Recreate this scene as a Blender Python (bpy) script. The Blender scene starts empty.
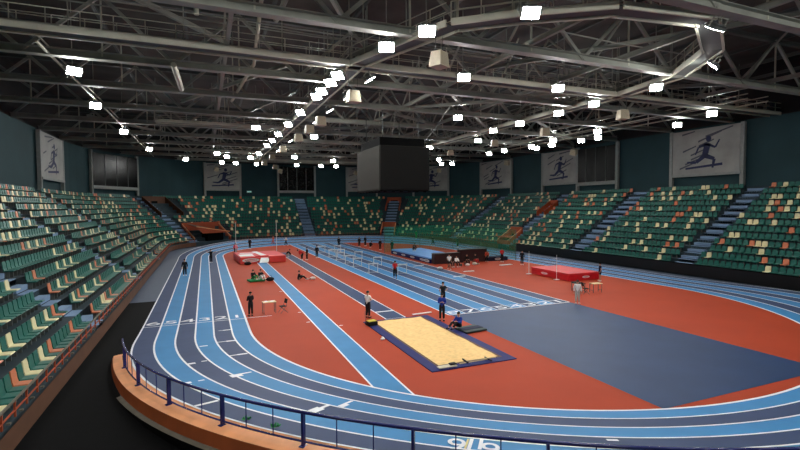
import bpy, math, random
from mathutils import Vector, Matrix, Euler
random.seed(7)
C = bpy.context.scene.collection
S = bpy.context.scene
PI = math.pi
R = math.radians
# ------------------------------------------------------------------ camera, world, exposure
cam_d = bpy.data.cameras.new('camera')
cam_d.sensor_fit = 'HORIZONTAL'; cam_d.sensor_width = 36.0
cam_d.lens = 465.56 / 800 * 36.0
cam_d.clip_end = 400
cam = bpy.data.objects.new('camera', cam_d); C.objects.link(cam)
YAW, PITCH, ROLL = 0.395937, -0.0411742, -0.0056855
fw = Vector((math.sin(YAW)*math.cos(PITCH), math.cos(YAW)*math.cos(PITCH), math.sin(PITCH)))
rt = Vector((math.cos(YAW), -math.sin(YAW), 0)); up = rt.cross(fw)
r2 = rt*math.cos(ROLL)+up*math.sin(ROLL); u2 = -rt*math.sin(ROLL)+up*math.cos(ROLL)
m3 = Matrix((r2, u2, -fw)).transposed()
cam.matrix_world = Matrix.Translation((0, 0, 7.2087)) @ m3.to_4x4()
S.camera = cam
w = bpy.data.worlds.new('world'); S.world = w; w.use_nodes = True
w.node_tree.nodes['Background'].inputs[0].default_value = (0.5, 0.55, 0.6, 1)
w.node_tree.nodes['Background'].inputs[1].default_value = 0.05
S.view_settings.view_transform = 'Standard'; S.view_settings.look = 'None'
S.view_settings.exposure = 0.3; S.view_settings.gamma = 1.0
S.view_settings.use_curve_mapping = False
S.cycles.sample_clamp_indirect = 4.0
LAMP = 160.0      # strength of every floodlight's lens

# ------------------------------------------------------------------ materials
def lin(c): return tuple(((v/255)/12.92 if v/255 <= .04045 else ((v/255+.055)/1.055)**2.4) for v in c)
def mat(name, rgb, rough=.6, noise=.12, scale=3.0, metal=0.0, spec=.4, detail=4, bump=0.0):
    m = bpy.data.materials.new(name); m.use_nodes = True
    nt = m.node_tree; b = nt.nodes['Principled BSDF']
    b.inputs['Roughness'].default_value = rough; b.inputs['Metallic'].default_value = metal
    b.inputs['Specular IOR Level'].default_value = spec
    c = lin(rgb)
    tc = nt.nodes.new('ShaderNodeTexCoord'); n = nt.nodes.new('ShaderNodeTexNoise')
    n.inputs['Scale'].default_value = scale; n.inputs['Detail'].default_value = detail
    nt.links.new(tc.outputs['Object'], n.inputs['Vector'])
    r = nt.nodes.new('ShaderNodeValToRGB')
    r.color_ramp.elements[0].position = .3; r.color_ramp.elements[1].position = .7
    r.color_ramp.elements[0].color = tuple(v*(1-noise) for v in c)+(1,)
    r.color_ramp.elements[1].color = tuple(min(1, v*(1+noise)) for v in c)+(1,)
    nt.links.new(n.outputs['Fac'], r.inputs['Fac']); nt.links.new(r.outputs['Color'], b.inputs['Base Color'])
    if bump:
        bp = nt.nodes.new('ShaderNodeBump'); bp.inputs['Strength'].default_value = bump
        nt.links.new(n.outputs['Fac'], bp.inputs['Height']); nt.links.new(bp.outputs['Normal'], b.inputs['Normal'])
    return m
def emis(name, rgb, s):
    m = bpy.data.materials.new(name); m.use_nodes = True
    b = m.node_tree.nodes['Principled BSDF']
    b.inputs['Base Color'].default_value = (.8, .8, .8, 1)
    b.inputs['Emission Color'].default_value = lin(rgb)+(1,); b.inputs['Emission Strength'].default_value = s
    return m
K = {}
K['blue'] = mat('light_blue_track', (58, 130, 184), .6, .06, .8, spec=.18)
K['grey'] = mat('slate_blue_track', (50, 67, 102), .6, .08, .8, spec=.18)
K['line'] = mat('white_line_paint', (232, 234, 238), .6, .04)
K['lineO'] = mat('faded_yellow_line_paint', (214, 200, 130), .6, .05)
K['orange'] = mat('orange_infield', (172, 65, 37), .7, .05, .35, spec=.12)
K['mat'] = mat('slate_run_off', (34, 58, 96), .55, .10, .5, spec=.2)
K['navy'] = mat('navy_border', (28, 34, 98), .6, .08, spec=.15)
K['sand'] = mat('raked_sand', (244, 204, 142), .95, .10, 5, spec=.05, detail=8, bump=.5)
K['floor'] = mat('blue_grey_floor', (72, 84, 104), .6, .1)
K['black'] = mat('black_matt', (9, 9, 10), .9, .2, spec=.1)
K['steel'] = mat('painted_steel', (152, 154, 144), .6, .14, .7)
K['steel2'] = mat('pale_steel', (194, 192, 174), .6, .12, .7)
K['darksteel'] = mat('dark_steel', (92, 96, 94), .6, .15, .7)
K['deck'] = mat('roof_deck', (84, 80, 76), .9, .3, .3)
K['teal'] = mat('teal_wall', (38, 68, 74), .8, .12, .3)
K['wallgrey'] = mat('wall_upper', (48, 48, 48), .8, .2, .3)
K['pillar'] = mat('pale_pillar', (150, 154, 150), .7, .1)
K['concrete'] = mat('concrete_step', (46, 62, 70), .8, .15, 1)
K['stair'] = mat('stair_concrete', (120, 146, 176), .8, .1, 1)
K['glassdark'] = mat('dark_glass', (6, 7, 8), .25, .1, spec=.08)
K['board'] = mat('black_board', (10, 9, 9), .35, .2)
K['sgreen'] = mat('green_seat', (0, 96, 84), .42, .12, 40)
K['scream'] = mat('cream_seat', (232, 222, 176), .42, .05, 40)
K['sorange'] = mat('orange_seat', (206, 122, 84), .42, .05, 40)
K['obrown'] = mat('orange_panel', (172, 78, 44), .65, .15, 1)
K['obrown2'] = mat('dull_brown_panel', (96, 62, 42), .7, .15, 1)
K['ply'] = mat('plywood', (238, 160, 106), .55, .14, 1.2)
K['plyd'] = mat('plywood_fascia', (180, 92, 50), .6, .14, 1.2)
K['edge'] = mat('grey_edge', (112, 106, 92), .7, .15)
K['rail'] = mat('navy_rail', (30, 38, 104), .25, .08, spec=.6)
K['red'] = mat('red_vinyl', (206, 30, 42), .4, .08, 1)
K['red2'] = mat('red_vinyl_top', (214, 40, 46), .5, .08, 1)
K['pinkred'] = mat('faded_red_vinyl', (232, 74, 66), .4, .14, .8)
K['white'] = mat('white_paint', (234, 234, 232), .5, .04)
K['cream'] = mat('speaker_cream', (206, 194, 170), .6, .06, 6)
K['grille'] = mat('speaker_grille', (176, 164, 140), .8, .25, 60)
K['skin'] = mat('skin', (196, 142, 116), .55, .06, 8)
K['skinb'] = mat('tanned_skin', (160, 108, 84), .55, .06, 8)
K['hair'] = mat('dark_hair', (26, 20, 18), .6, .3, 30)
K['hairf'] = mat('fair_hair', (150, 116, 76), .6, .3, 30)
K['cblack'] = mat('black_cloth', (16, 16, 20), .85, .3, 9)
K['cwhite'] = mat('white_cloth', (242, 241, 238), .85, .05, 9)
K['cgrey'] = mat('light_grey_cloth', (190, 186, 178), .85, .08, 9)
K['cred'] = mat('red_cloth', (214, 36, 40), .85, .08, 9)
K['cpink'] = mat('pink_cloth', (240, 92, 110), .85, .08, 9)
K['cpeach'] = mat('orange_cloth', (236, 110, 84), .85, .08, 9)
K['cblue'] = mat('blue_cloth', (34, 62, 158), .85, .1, 9)
K['cnavy'] = mat('navy_cloth', (20, 26, 56), .85, .15, 9)
K['cgreen'] = mat('green_cloth', (30, 130, 70), .8, .2, 5)
K['eye'] = mat('eye_dark', (14, 10, 10), .2, .1)
K['wood'] = mat('pale_wood', (232, 208, 158), .5, .1, 4)
K['dkgreen'] = mat('dark_green_vinyl', (34, 48, 46), .6, .15, 2)
K['lens'] = emis('lamp_lens', (252, 253, 250), LAMP)
K['sky'] = mat('light_blue_vinyl', (98, 158, 222), .5, .06, 1)
K['maroon'] = mat('dark_maroon_cover', (50, 22, 24), .7, .2, 1)
K['yellow'] = mat('yellow_plastic', (220, 206, 60), .5, .1, 4)
K['sign'] = emis('exit_sign_face', (120, 200, 190), .35)
K['poster'] = mat('poster_ground', (158, 158, 154), .6, .16, .5)
K['postdark'] = mat('poster_print', (36, 44, 84), .6, .1)
K['postmid'] = mat('poster_print_grey', (82, 84, 96), .6, .1)
K['screen'] = mat('screen_off', (17, 16, 14), .7, .06, spec=.2)
K['screenL'] = mat('cabinet_side', (40, 38, 33), .8, .06, spec=.2)
def netmat():
    m = bpy.data.materials.new('green_net'); m.use_nodes = True; nt = m.node_tree
    b = nt.nodes['Principled BSDF']; b.inputs['Base Color'].default_value = lin((20, 170, 120))+(1,)
    b.inputs['Roughness'].default_value = .9
    t = nt.nodes.new('ShaderNodeBsdfTransparent'); mx = nt.nodes.new('ShaderNodeMixShader')
    mx.inputs[0].default_value = .3
    nt.links.new(t.outputs[0], mx.inputs[1]); nt.links.new(b.outputs[0], mx.inputs[2])
    nt.links.new(mx.outputs[0], nt.nodes['Material Output'].inputs['Surface']); return m
K['net'] = netmat()

# ------------------------------------------------------------------ mesh helpers
class MB:
    def __init__(s): s.v = []; s.f = []; s.m = []; s.mats = []; s.smooth = False
    def mi(s, k):
        if k not in s.mats: s.mats.append(k)
        return s.mats.index(k)
    def face(s, pts, k):
        n = len(s.v); s.v += [tuple(p) for p in pts]; s.f.append(tuple(range(n, n+len(pts)))); s.m.append(s.mi(k))
    def box(s, c, d, k, rot=None, taper=1.0):
        n = len(s.v); hx, hy, hz = d[0]/2, d[1]/2, d[2]/2
        for z in (-1, 1):
            t = taper if z > 0 else 1
            for x, y in ((-1, -1), (1, -1), (1, 1), (-1, 1)):
                p = Vector((x*hx*t, y*hy*t, z*hz))
                if rot is not None: p = rot @ p
                s.v.append(tuple(p+Vector(c)))
        for q in ((3, 2, 1, 0), (4, 5, 6, 7), (0, 1, 5, 4), (1, 2, 6, 5), (2, 3, 7, 6), (3, 0, 4, 7)):
            s.f.append(tuple(n+i for i in q)); s.m.append(s.mi(k))
        return s
    def rbox(s, c, d, k, r=.02, rot=None):      # box with chamfered edges
        hx, hy, hz = d[0]/2, d[1]/2, d[2]/2; n = len(s.v); r = min(r, hx*.9, hy*.9, hz*.9)
        levels = [(-hz, r), (-hz+r, 0), (hz-r, 0), (hz, r)]
        for z, ins in levels:
            a, b = hx-ins, hy-ins; q = r*.9
            for x, y in ((-a+q, -b), (a-q, -b), (a, -b+q), (a, b-q), (a-q, b), (-a+q, b), (-a, b-q), (-a, -b+q)):
                p = Vector((x, y, z))
                if rot is not None: p = rot @ p
                s.v.append(tuple(p+Vector(c)))
        mi = s.mi(k)
        s.f.append(tuple(n+7-i for i in range(8))); s.m.append(mi)
        s.f.append(tuple(n+24+i for i in range(8))); s.m.append(mi)
        for l in range(3):
            for i in range(8):
                j = (i+1) % 8
                s.f.append((n+l*8+i, n+l*8+j, n+l*8+8+j, n+l*8+8+i)); s.m.append(mi)
        return s
    def tube(s, pts, rad, k, seg=6, cap=True):
        pts = [Vector(p) for p in pts]; n0 = len(s.v); mi = s.mi(k)
        rr = rad if isinstance(rad, (list, tuple)) else [rad]*len(pts)
        prev = None
        for i, p in enumerate(pts):
            a = pts[max(0, i-1)]; b = pts[min(len(pts)-1, i+1)]; t = (b-a).normalized()
            if prev is None:
                ref = Vector((0, 0, 1)) if abs(t.z) < .9 else Vector((1, 0, 0))
                u = t.cross(ref).normalized()
            else: u = (prev-t*prev.dot(t)).normalized()
            prev = u; vv = t.cross(u)
            for j in range(seg):
                a_ = 2*PI*(j+.5)/seg
                s.v.append(tuple(p+(u*math.cos(a_)+vv*math.sin(a_))*rr[i]))
        for i in range(len(pts)-1):
            for j in range(seg):
                j2 = (j+1) % seg
                s.f.append((n0+i*seg+j, n0+i*seg+j2, n0+(i+1)*seg+j2, n0+(i+1)*seg+j)); s.m.append(mi)
        if cap:
            s.f.append(tuple(n0+seg-1-j for j in range(seg))); s.m.append(mi)
            e = n0+(len(pts)-1)*seg; s.f.append(tuple(e+j for j in range(seg))); s.m.append(mi)
        return s
    def bar(s, a, b, wd, ht, k):      # rectangular bar
        a = Vector(a); b = Vector(b); t = (b-a); L = t.length; t = t.normalized()
        ref = Vector((0, 0, 1)) if abs(t.z) < .95 else Vector((0, 1, 0))
        u = t.cross(ref).normalized(); v = u.cross(t)
        rot = Matrix((u, t, v)).transposed()
        return s.box((a+b)/2, (wd, L, ht), k, rot)
    def ibeam(s, a, b, wd, ht, k):
        a = Vector(a); b = Vector(b); th = .04
        s.bar(a+Vector((0, 0, ht/2)), b+Vector((0, 0, ht/2)), wd, th, k)
        s.bar(a-Vector((0, 0, ht/2)), b-Vector((0, 0, ht/2)), wd, th, k)
        s.bar(a, b, th, ht, k); return s
    def ell(s, c, rad, k, seg=10, rings=6, rot=None, z0=-1.0):
        n = len(s.v); mi = s.mi(k)
        for i in range(rings+1):
            zz = math.cos(PI*i/rings)
            if zz < z0: zz = z0
            q = math.sqrt(max(0, 1-zz*zz))
            for j in range(seg):
                p = Vector((rad[0]*q*math.cos(2*PI*j/seg), rad[1]*q*math.sin(2*PI*j/seg), rad[2]*zz))
                if rot is not None: p = rot @ p
                s.v.append(tuple(p+Vector(c)))
        for i in range(rings):
            for j in range(seg):
                j2 = (j+1) % seg
                s.f.append((n+i*seg+j, n+(i+1)*seg+j, n+(i+1)*seg+j2, n+i*seg+j2)); s.m.append(mi)
        return s
    def mesh(s, name):
        me = bpy.data.meshes.new(name); me.from_pydata(s.v, [], s.f)
        for k in s.mats: me.materials.append(K[k])
        me.polygons.foreach_set('material_index', s.m)
        if s.smooth: me.polygons.foreach_set('use_smooth', [True]*len(s.f))
        me.update(); return me
    def build(s, name, parent=None, loc=None):
        o = bpy.data.objects.new(name, s.mesh(name)); C.objects.link(o)
        if parent: o.parent = parent
        if loc: o.location = loc
        return o
def tag(o, label=None, cat=None, group=None, kind=None):
    if label: o['label'] = label
    if cat: o['category'] = cat
    if group: o['group'] = group
    if kind: o['kind'] = kind
    return o
def struct(o, label=None):
    o['kind'] = 'structure'
    if label: o['label'] = label
    return o
def thing(name, label, cat, loc=(0, 0, 0), rz=0, group=None):
    o = bpy.data.objects.new(name, None); C.objects.link(o); o.empty_display_size = .2
    o.location = loc; o.rotation_euler = (0, 0, rz); return tag(o, label, cat, group)
def dup(root, label, loc, rot=None, group=None):
    r = root.copy(); C.objects.link(r); r.location = loc
    if rot is not None: r.rotation_euler = rot
    r['label'] = label
    if group: r['group'] = group
    for ch in list(root.children):
        c = ch.copy(); C.objects.link(c); c.parent = r
        for g in ch.children:
            d = g.copy(); C.objects.link(d); d.parent = c
    return r
def more_ord():
    t = ['thirty', 'forty', 'fifty', 'sixty', 'seventy', 'eighty']; e = ['thirtieth', 'fortieth', 'fiftieth', 'sixtieth', 'seventieth', 'eightieth']
    u = ['first', 'second', 'third', 'fourth', 'fifth', 'sixth', 'seventh', 'eighth', 'ninth']
    return [x for a, b in zip(t, e) for x in [b]+[a+'-'+q for q in u]][1:]
ORD = ['first', 'second', 'third', 'fourth', 'fifth', 'sixth', 'seventh', 'eighth', 'ninth', 'tenth', 'eleventh',
       'twelfth', 'thirteenth', 'fourteenth', 'fifteenth', 'sixteenth', 'seventeenth', 'eighteenth', 'nineteenth', 'twentieth',
       'twenty-first', 'twenty-second', 'twenty-third', 'twenty-fourth', 'twenty-fifth', 'twenty-sixth', 'twenty-seventh', 'twenty-eighth',
       'twenty-ninth', 'thirtieth']+more_ord()
def digit_text(txt, size, name='painted_number'):
    cu = bpy.data.curves.new(name, 'FONT'); cu.body = txt; cu.size = size; cu.align_x = 'CENTER'; cu.align_y = 'CENTER'
    cu.extrude = .002; return cu

# ------------------------------------------------------------------ track geometry
CX, CY0, CY1, R0, LW, SL = 19.75, 28.0, 72.0, 17.5, .97, math.tan(R(10))
def sm(t): t = max(0, min(1, t)); return t*t*(3-2*t)
def centre():        # inner edge samples: point, outward normal, bank factor
    P = []
    for y in [28+44*i/44 for i in range(44, 0, -1)]:
        d = min(y-28, 72-y); P.append(((CX-R0, y), (-1, 0), sm((4-d)/24)))
    for i in range(0, 97):
        a = R(180+180*i/96); s_ = min(i, 96-i)/96*PI*20
        P.append(((CX+R0*math.cos(a), CY0+R0*math.sin(a)), (math.cos(a), math.sin(a)), sm((s_+4)/24)))
    for i in range(1, 44):
        y = 28+i; d = min(y-28, 72-y); P.append(((CX+R0, y), (1, 0), sm((4-d)/24)))
    for i in range(0, 97):
        a = R(180*i/96); s_ = min(i, 96-i)/96*PI*20
        P.append(((CX+R0*math.cos(a), CY1+R0*math.sin(a)), (math.cos(a), math.sin(a)), sm((s_+4)/24)))
    return P
CEN = centre()
def tp(c, d, dz=0):
    (x, y), (nx, ny), f = c
    return (x+nx*d, y+ny*d, max(0, d)*SL*f+dz)
tr = MB(); n = len(CEN)
for i in range(n):
    a, b = CEN[i], CEN[(i+1) % n]
    for l in range(6):
        tr.face([tp(a, l*LW, .02), tp(a, (l+1)*LW, .02), tp(b, (l+1)*LW, .02), tp(b, l*LW, .02)], 'blue' if l % 2 == 0 else 'grey')
    for l in range(7):
        h = .045 if l else .06
        d = l*LW
        tr.face([tp(a, d-h, .032), tp(a, d+h, .032), tp(b, d+h, .032), tp(b, d-h, .032)], 'line')
struct(tr.build('running_track'), 'banked six lane running track in alternating light blue and slate lanes')
# markings on the bend: (angle, lane from inside, half width fraction)
def mark(ang, l0, l1, wid, k='line', slant=0):
    """painted cross bar on the near bend or the left straight; ang<0 means a Y position"""
    mb = MB()
    def pt(d, off):
        if ang < 0: return (CX-R0-d, -ang+off+slant*d, .036)
        s_ = R(ang-180)*20; f = sm((s_+4)/24); a = R(ang+slant*d)
        x, y = CX+(R0+d)*math.cos(a), CY0+(R0+d)*math.sin(a)
        return (x-off*math.sin(a), y+off*math.cos(a), d*SL*f+.037)
    mb.face([pt(l0*LW, -wid), pt(l1*LW, -wid), pt(l1*LW, wid), pt(l0*LW, wid)], k)
    return mb
mk = MB()
def addmk(*a, **kw):
    m_ = mark(*a, **kw)
    for f_, mm in zip(m_.f, m_.m): mk.face([m_.v[i] for i in f_], m_.mats[mm])
addmk(-31.25, -.1, 6, .04)          # start line across the left straight, running a little onto the infield
addmk(-31.3, -1.7, -.1, .035)
for (ang, l0, l1, wd) in [(-28.7, 1.06, 1.5, .07), (-28.7, 1.5, 2, .03), (185.7, 1.05, 1.5, .1), (185.7, 1.5, 2, .04), (187, 2.5, 2.9, .07),
                          (194.1, 1.1, 1.6, .09), (194.1, 1.6, 2, .05), (195.2, 3.64, 3.98, .1), (194.9, 3.1, 3.35, .05),
                          (203.2, 2.7, 3.2, .17), (202.9, 2.2, 2.75, .06), (202.6, 4.2, 4.45, .05), (202.6, 4.72, 4.95, .1), (209.8, 5.1, 5.95, .07),
                          (218.4, 3.45, 3.95, .17), (218.4, 3.05, 3.5, .07), (219.6, 2.55, 2.95, .12), (219.4, 2.1, 2.6, .06), (243.2, 3.2, 3.35, .16)]:
    addmk(ang, l0, l1, wd)
addmk(232.6, 4.1, 4.97, .05); addmk(233.3, 4.05, 4.9, .05); addmk(232.35, 4.15, 4.97, .03, 'lineO')
struct(mk.build('trim_1'), 'white painted cross marks on the near bend')
def surface_text(txt, loc, rz, size, sx=1.0, tilt=(0, 0), name='trim_2'):
    cu = digit_text(txt, size); o = bpy.data.objects.new('tmp', cu); C.objects.link(o)
    dg = bpy.context.evaluated_depsgraph_get(); me = bpy.data.meshes.new_from_object(o.evaluated_get(dg))
    bpy.data.objects.remove(o); me.materials.clear(); me.materials.append(K['line'])
    t = bpy.data.objects.new(name, me); C.objects.link(t); t.location = loc; t.rotation_euler = (tilt[0], tilt[1], rz); t.scale = (sx, 1, 1)
    return struct(t)
for i in range(6):
    surface_text(str(i+1), (CX-R0-(i+.5)*LW, 32.0, .04), 0, 1.15, 1.6).name = 'trim_2'
a = R(231.7); d = 4.75*LW
surface_text('6', (CX+(R0+d)*math.cos(a), CY0+(R0+d)*math.sin(a), d*SL+.05), R(142), .9, 1.3, (0, 0)).name = 'trim_2'
a = R(234); surface_text('6', (CX+(R0+d)*math.cos(a), CY0+(R0+d)*math.sin(a), d*SL+.04), R(144), .9, 1.3).name = 'trim_2'

# ------------------------------------------------------------------ floor, infield and painted lanes
fl = MB(); fl.face([(-19.5, -8, -.02), (59, -8, -.02), (59, 112.5, -.02), (-19.5, 112.5, -.02)], 'floor')
struct(fl.build('floor'))
bf = MB(); bf.face([(-19.5, -8, -.01), (59, -8, -.01), (59, 9, -.01), (-19.5, 9, -.01)], 'black')  # near-black colour stands for the dark shadow below the ledge
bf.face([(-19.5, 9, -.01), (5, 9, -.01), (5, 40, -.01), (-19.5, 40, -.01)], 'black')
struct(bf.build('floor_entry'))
inf = MB(); inf.face([(c[0][0], c[0][1], .012) for c in CEN], 'orange'); struct(inf.build('infield_surface'), 'orange synthetic infield inside the oval')
def strip(name, x0, x1, y0, y1, k, z=.02, lines=(), label=None, lw=.045):
    m_ = MB(); m_.face([(x0, y0, z), (x1, y0, z), (x1, y1, z), (x0, y1, z)], k)
    for x in lines: m_.face([(x-lw, y0, z+.006), (x+lw, y0, z+.006), (x+lw, y1, z+.006), (x-lw, y1, z+.006)], 'line')
    return struct(m_.build(name), label)
def inner_y(x, far=False):
    q = math.sqrt(max(0, R0*R0-(x-CX)**2)); return CY1+q if far else CY0-q
# sprint straight: eight lanes
SX0, SX1, FIN = 14.62, 24.72, 26.75
sp = MB(); lw8 = (SX1-SX0)/8
for i in range(8):
    x0 = SX0+i*lw8; x1 = x0+lw8
    sp.face([(x0, FIN, .02), (x1, FIN, .02), (x1, inner_y(x1, True), .02), (x0, inner_y(x0, True), .02)], 'blue' if i % 2 == 0 else 'grey')
for i in range(9):
    x0 = SX0+i*lw8; t = .05 if i in (0, 8) else .035
    ye = inner_y(x0, True)
    sp.face([(x0-t, FIN, .027), (x0+t, FIN, .027), (x0+t, ye, .027), (x0-t, ye, .027)], 'line')
sp.face([(SX0, FIN-.1, .03), (SX1, FIN-.1, .03), (SX1, FIN+.0, .03), (SX0, FIN+.0, .03)], 'line')
sp.face([(SX0, FIN+.9, .03), (SX1, FIN+.9, .03), (SX1, FIN+.95, .03), (SX0, FIN+.95, .03)], 'line')
struct(sp.build('sprint_straight'), 'eight lane sprint straight in light blue and slate blue')
for i in range(8):
    surface_text(str(8-i), (SX0+(i+.5)*lw8, FIN+.45, .034), 0, 1.05, 2.0).name = 'trim_3'
ro = MB(); ro.face([(SX0+.1, inner_y(SX0), .022), (SX1, inner_y(SX1), .022), (SX1, FIN-.1, .022), (SX0+.1, FIN-.1, .022)], 'mat')
struct(ro.build('run_off_area'), 'smooth slate blue run-off area beyond the finish line')
# blue runway to the red mat and grey long jump runway
rb = MB(); x0, x1 = 6.0, 7.18
rb.face([(x0, inner_y(x0), .02), (x1, inner_y(x1), .02), (x1, 62.2, .02), (x0, 62.2, .02)], 'blue')
for x in (x0, x1): rb.face([(x-.04, inner_y(x), .027), (x+.04, inner_y(x), .027), (x+.04, 62.2, .027), (x-.04, 62.2, .027)], 'line')
for yy, xx in ((31.5, 5.75), (28.6, 5.75), (40, 5.75), (27, 7.4)):
    rb.face([(xx-.1, yy, .026), (xx+.12, yy, .026), (xx+.12, yy+.1, .026), (xx-.1, yy+.1, .026)], 'line')
struct(rb.build('vault_runway'), 'light blue runway leading to the red landing mat')
lj = MB(); x0, x1 = 10.45, 11.78
lj.face([(x0, 27.3, .02), (x1, 27.3, .02), (x1, 74, .02), (x0, 74, .02)], 'grey')
for x in (x0, x1): lj.face([(x-.04, 27.3, .027), (x+.04, 27.3, .027), (x+.04, 74, .027), (x-.04, 74, .027)], 'line')
lj.face([(x0, 29.35, .028), (x1, 29.35, .028), (x1, 29.58, .028), (x0, 29.58, .028)], 'line')
lj.face([(x0, 27.3, .028), (x1, 27.3, .028), (x1, 27.38, .028), (x0, 27.38, .028)], 'line')
struct(lj.build('long_jump_runway'), 'slate runway with a white take-off board before the sand')
# sand pit
pit = MB()
def ring(m_, o, i, z0, z1, k):
    (ax, ay, bx, by), (cx_, cy_, dx, dy) = o, i
    O = [(ax, ay), (bx, ay), (bx, by), (ax, by)]; I = [(cx_, cy_), (dx, cy_), (dx, dy), (cx_, dy)]
    for q in range(4):
        r_ = (q+1) % 4
        m_.face([(*O[q], z1), (*O[r_], z1), (*I[r_], z1), (*I[q], z1)], k)
        m_.face([(*O[q], z0), (*O[r_], z0), (*O[r_], z1), (*O[q], z1)], k)
ring(pit, (8.88, 17.75, 13.3, 27.25), (9.38, 18.22, 12.82, 27.1), .0, .05, 'navy')
ring(pit, (9.38, 18.22, 12.82, 27.1), (9.5, 18.36, 12.68, 27.0), .05, .052, 'obrown2')
struct(pit.build('sand_pit_frame'), 'navy padded border around the long jump sand pit')
sd = MB(); N = 40
def sz(u, v): return .045+.02*math.sin(u*19+v*5)*math.sin(v*23)+random.uniform(-.008, .008)
G = [[(9.5+3.18*i/16, 18.36+8.64*j/N, sz(i/16, j/N)) for i in range(17)] for j in range(N+1)]
for j in range(N):
    for i in range(16): sd.face([G[j][i], G[j][i+1], G[j+1][i+1], G[j+1][i]], 'sand')
tag(sd.build('pit_sand'), 'pale yellow raked sand filling the long jump pit', 'sand', kind='stuff')

# ------------------------------------------------------------------ stand path
def path(o, y0=13):
    P = []; Rr = 16+o; y = y0
    while y < 82: P.append((-5.5-o, y, -1, 0)); y += 1.0
    for k in range(0, 91, 5):
        a = R(180-k); P.append((10.5+Rr*math.cos(a), 82+Rr*math.sin(a), math.cos(a), math.sin(a)))
    x = 11.5
    while x < 29: P.append((x, 98+o, 0, 1)); x += 1.0
    for k in range(0, 91, 5):
        a = R(90-k); P.append((29+Rr*math.cos(a), 82+Rr*math.sin(a), math.cos(a), math.sin(a)))
    y = 81
    while y > y0: P.append((45+o, y, 1, 0)); y -= 1.0
    return P
NR, TD, RS, Z0 = 13, .98, .65, .8
FP = path(0)
def tiers(name, P, label, skip=()):
    m_ = MB()
    for i in range(len(P)-1):
        a, b = P[i], P[i+1]
        def q(c, o, z): return (c[0]+c[2]*o, c[1]+c[3]*o, z)
        m_.face([q(a, 0, -.02), q(b, 0, -.02), q(b, 0, Z0), q(a, 0, Z0)], 'concrete')
        for r in range(NR):
            z = Z0+r*RS; o = r*TD
            m_.face([q(a, o, z), q(b, o, z), q(b, o+TD, z), q(a, o+TD, z)], 'concrete')
            m_.face([q(a, o+TD, z), q(b, o+TD, z), q(b, o+TD, z+RS), q(a, o+TD, z+RS)], 'concrete')
        z = Z0+NR*RS
        m_.face([q(a, NR*TD, z), q(b, NR*TD, z), q(b, 13.5, z), q(a, 13.5, z)], 'concrete')
    return struct(m_.build(name), label)
tiers('tiered_stand', FP, 'concrete steps of the seating stand around the hall')
for e in (FP[0], FP[-1]):   # closing end walls of the stand
    m_ = MB(); x, y, nx, ny = e
    pts = [(x, y, -.02), (x, y, Z0)]
    for r in range(NR): pts += [(x+nx*(r*TD+TD), y, Z0+r*RS), (x+nx*(r*TD+TD), y, Z0+(r+1)*RS)]
    pts += [(x+nx*13.5, y, Z0+NR*RS), (x+nx*13.5, y, -.02)]
    m_.face(pts, 'concrete'); struct(m_.build('stand_end'), 'closing end of the stepped stand')
# walls (upper wall behind the stand follows the same line)
WP = path(13.5)
def q3(c, z): return (c[0], c[1], z)
wl = MB(); wr = MB(); wb = MB()
for i in range(len(WP)-1):
    a, b = WP[i], WP[i+1]
    m_ = wl if max(a[1], b[1]) <= 82 and a[0] < 0 else (wr if max(a[1], b[1]) <= 82 else wb)
    m_.face([q3(a, -.02), q3(b, -.02), q3(b, 17), q3(a, 17)], 'teal')
    m_.face([q3(a, 17), q3(b, 17), q3(b, 23), q3(a, 23)], 'wallgrey')
for sx, m_ in ((-19, wl), (58.5, wr)):
    m_.face([(sx, -8, -.02), (sx, 13, -.02), (sx, 13, 23), (sx, -8, 23)], 'wallgrey')
struct(wl.build('wall_left')); struct(wr.build('wall_right')); struct(wb.build('wall_back'))
wf = MB(); wf.face([(-19, -8, -.02), (58.5, -8, -.02), (58.5, -8, 23), (-19, -8, 23)], 'wallgrey'); struct(wf.build('wall_front'))
ce = MB(); ce.face([(-19.5, -8, 23), (59, -8, 23), (59, 112, 23), (-19.5, 112, 23)], 'deck')
struct(ce.build('ceiling'))

# wall bays: posters, dark windows and pale pillars, as corner points on the wall line (x, y, outward normal)
def wallpt(x, y):
    if y >= 82 and x < 10.5: a = math.atan2(y-82, x-10.5); return Vector((10.5+29.5*math.cos(a), 82+29.5*math.sin(a), 0)), Vector((math.cos(a), math.sin(a), 0))
    if y >= 82 and x > 29: a = math.atan2(y-82, x-29); return Vector((29+29.5*math.cos(a), 82+29.5*math.sin(a), 0)), Vector((math.cos(a), math.sin(a), 0))
    if x > 50: return Vector((58.5, y, 0)), Vector((1, 0, 0))
    if x < -10: return Vector((-19, y, 0)), Vector((-1, 0, 0))
    return Vector((x, 111.5, 0)), Vector((0, 1, 0))
bays = [(-19, 60), (-19, 70), (-19, 80), (-17.5, 91), (-12, 101), (-.1, 109.6), (7.4, 111.3), (15.8, 111.5), (24.4, 111.5), (32.3, 111.3), (39.6, 109.6), (47.6, 104.9),
        (53.7, 98.1), (57.4, 89.6), (58.5, 79.6), (58.5, 70), (58.5, 61.2), (58.5, 53), (58.5, 44), (58.5, 35), (58.5, 26)]
kinds = ['t', 'p', 't', 'w', 't', 'p', 't', 'w', 't', 'p', 't', 'p', 't', 'p', 't', 'p', 'w', 't', 'p', 't']
pill = MB()
def frame_of(i):
    a, na = wallpt(*bays[i]); b, nb = wallpt(*bays[i+1]); return a, b, ((na+nb)/2).normalized()
wn = 0
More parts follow.
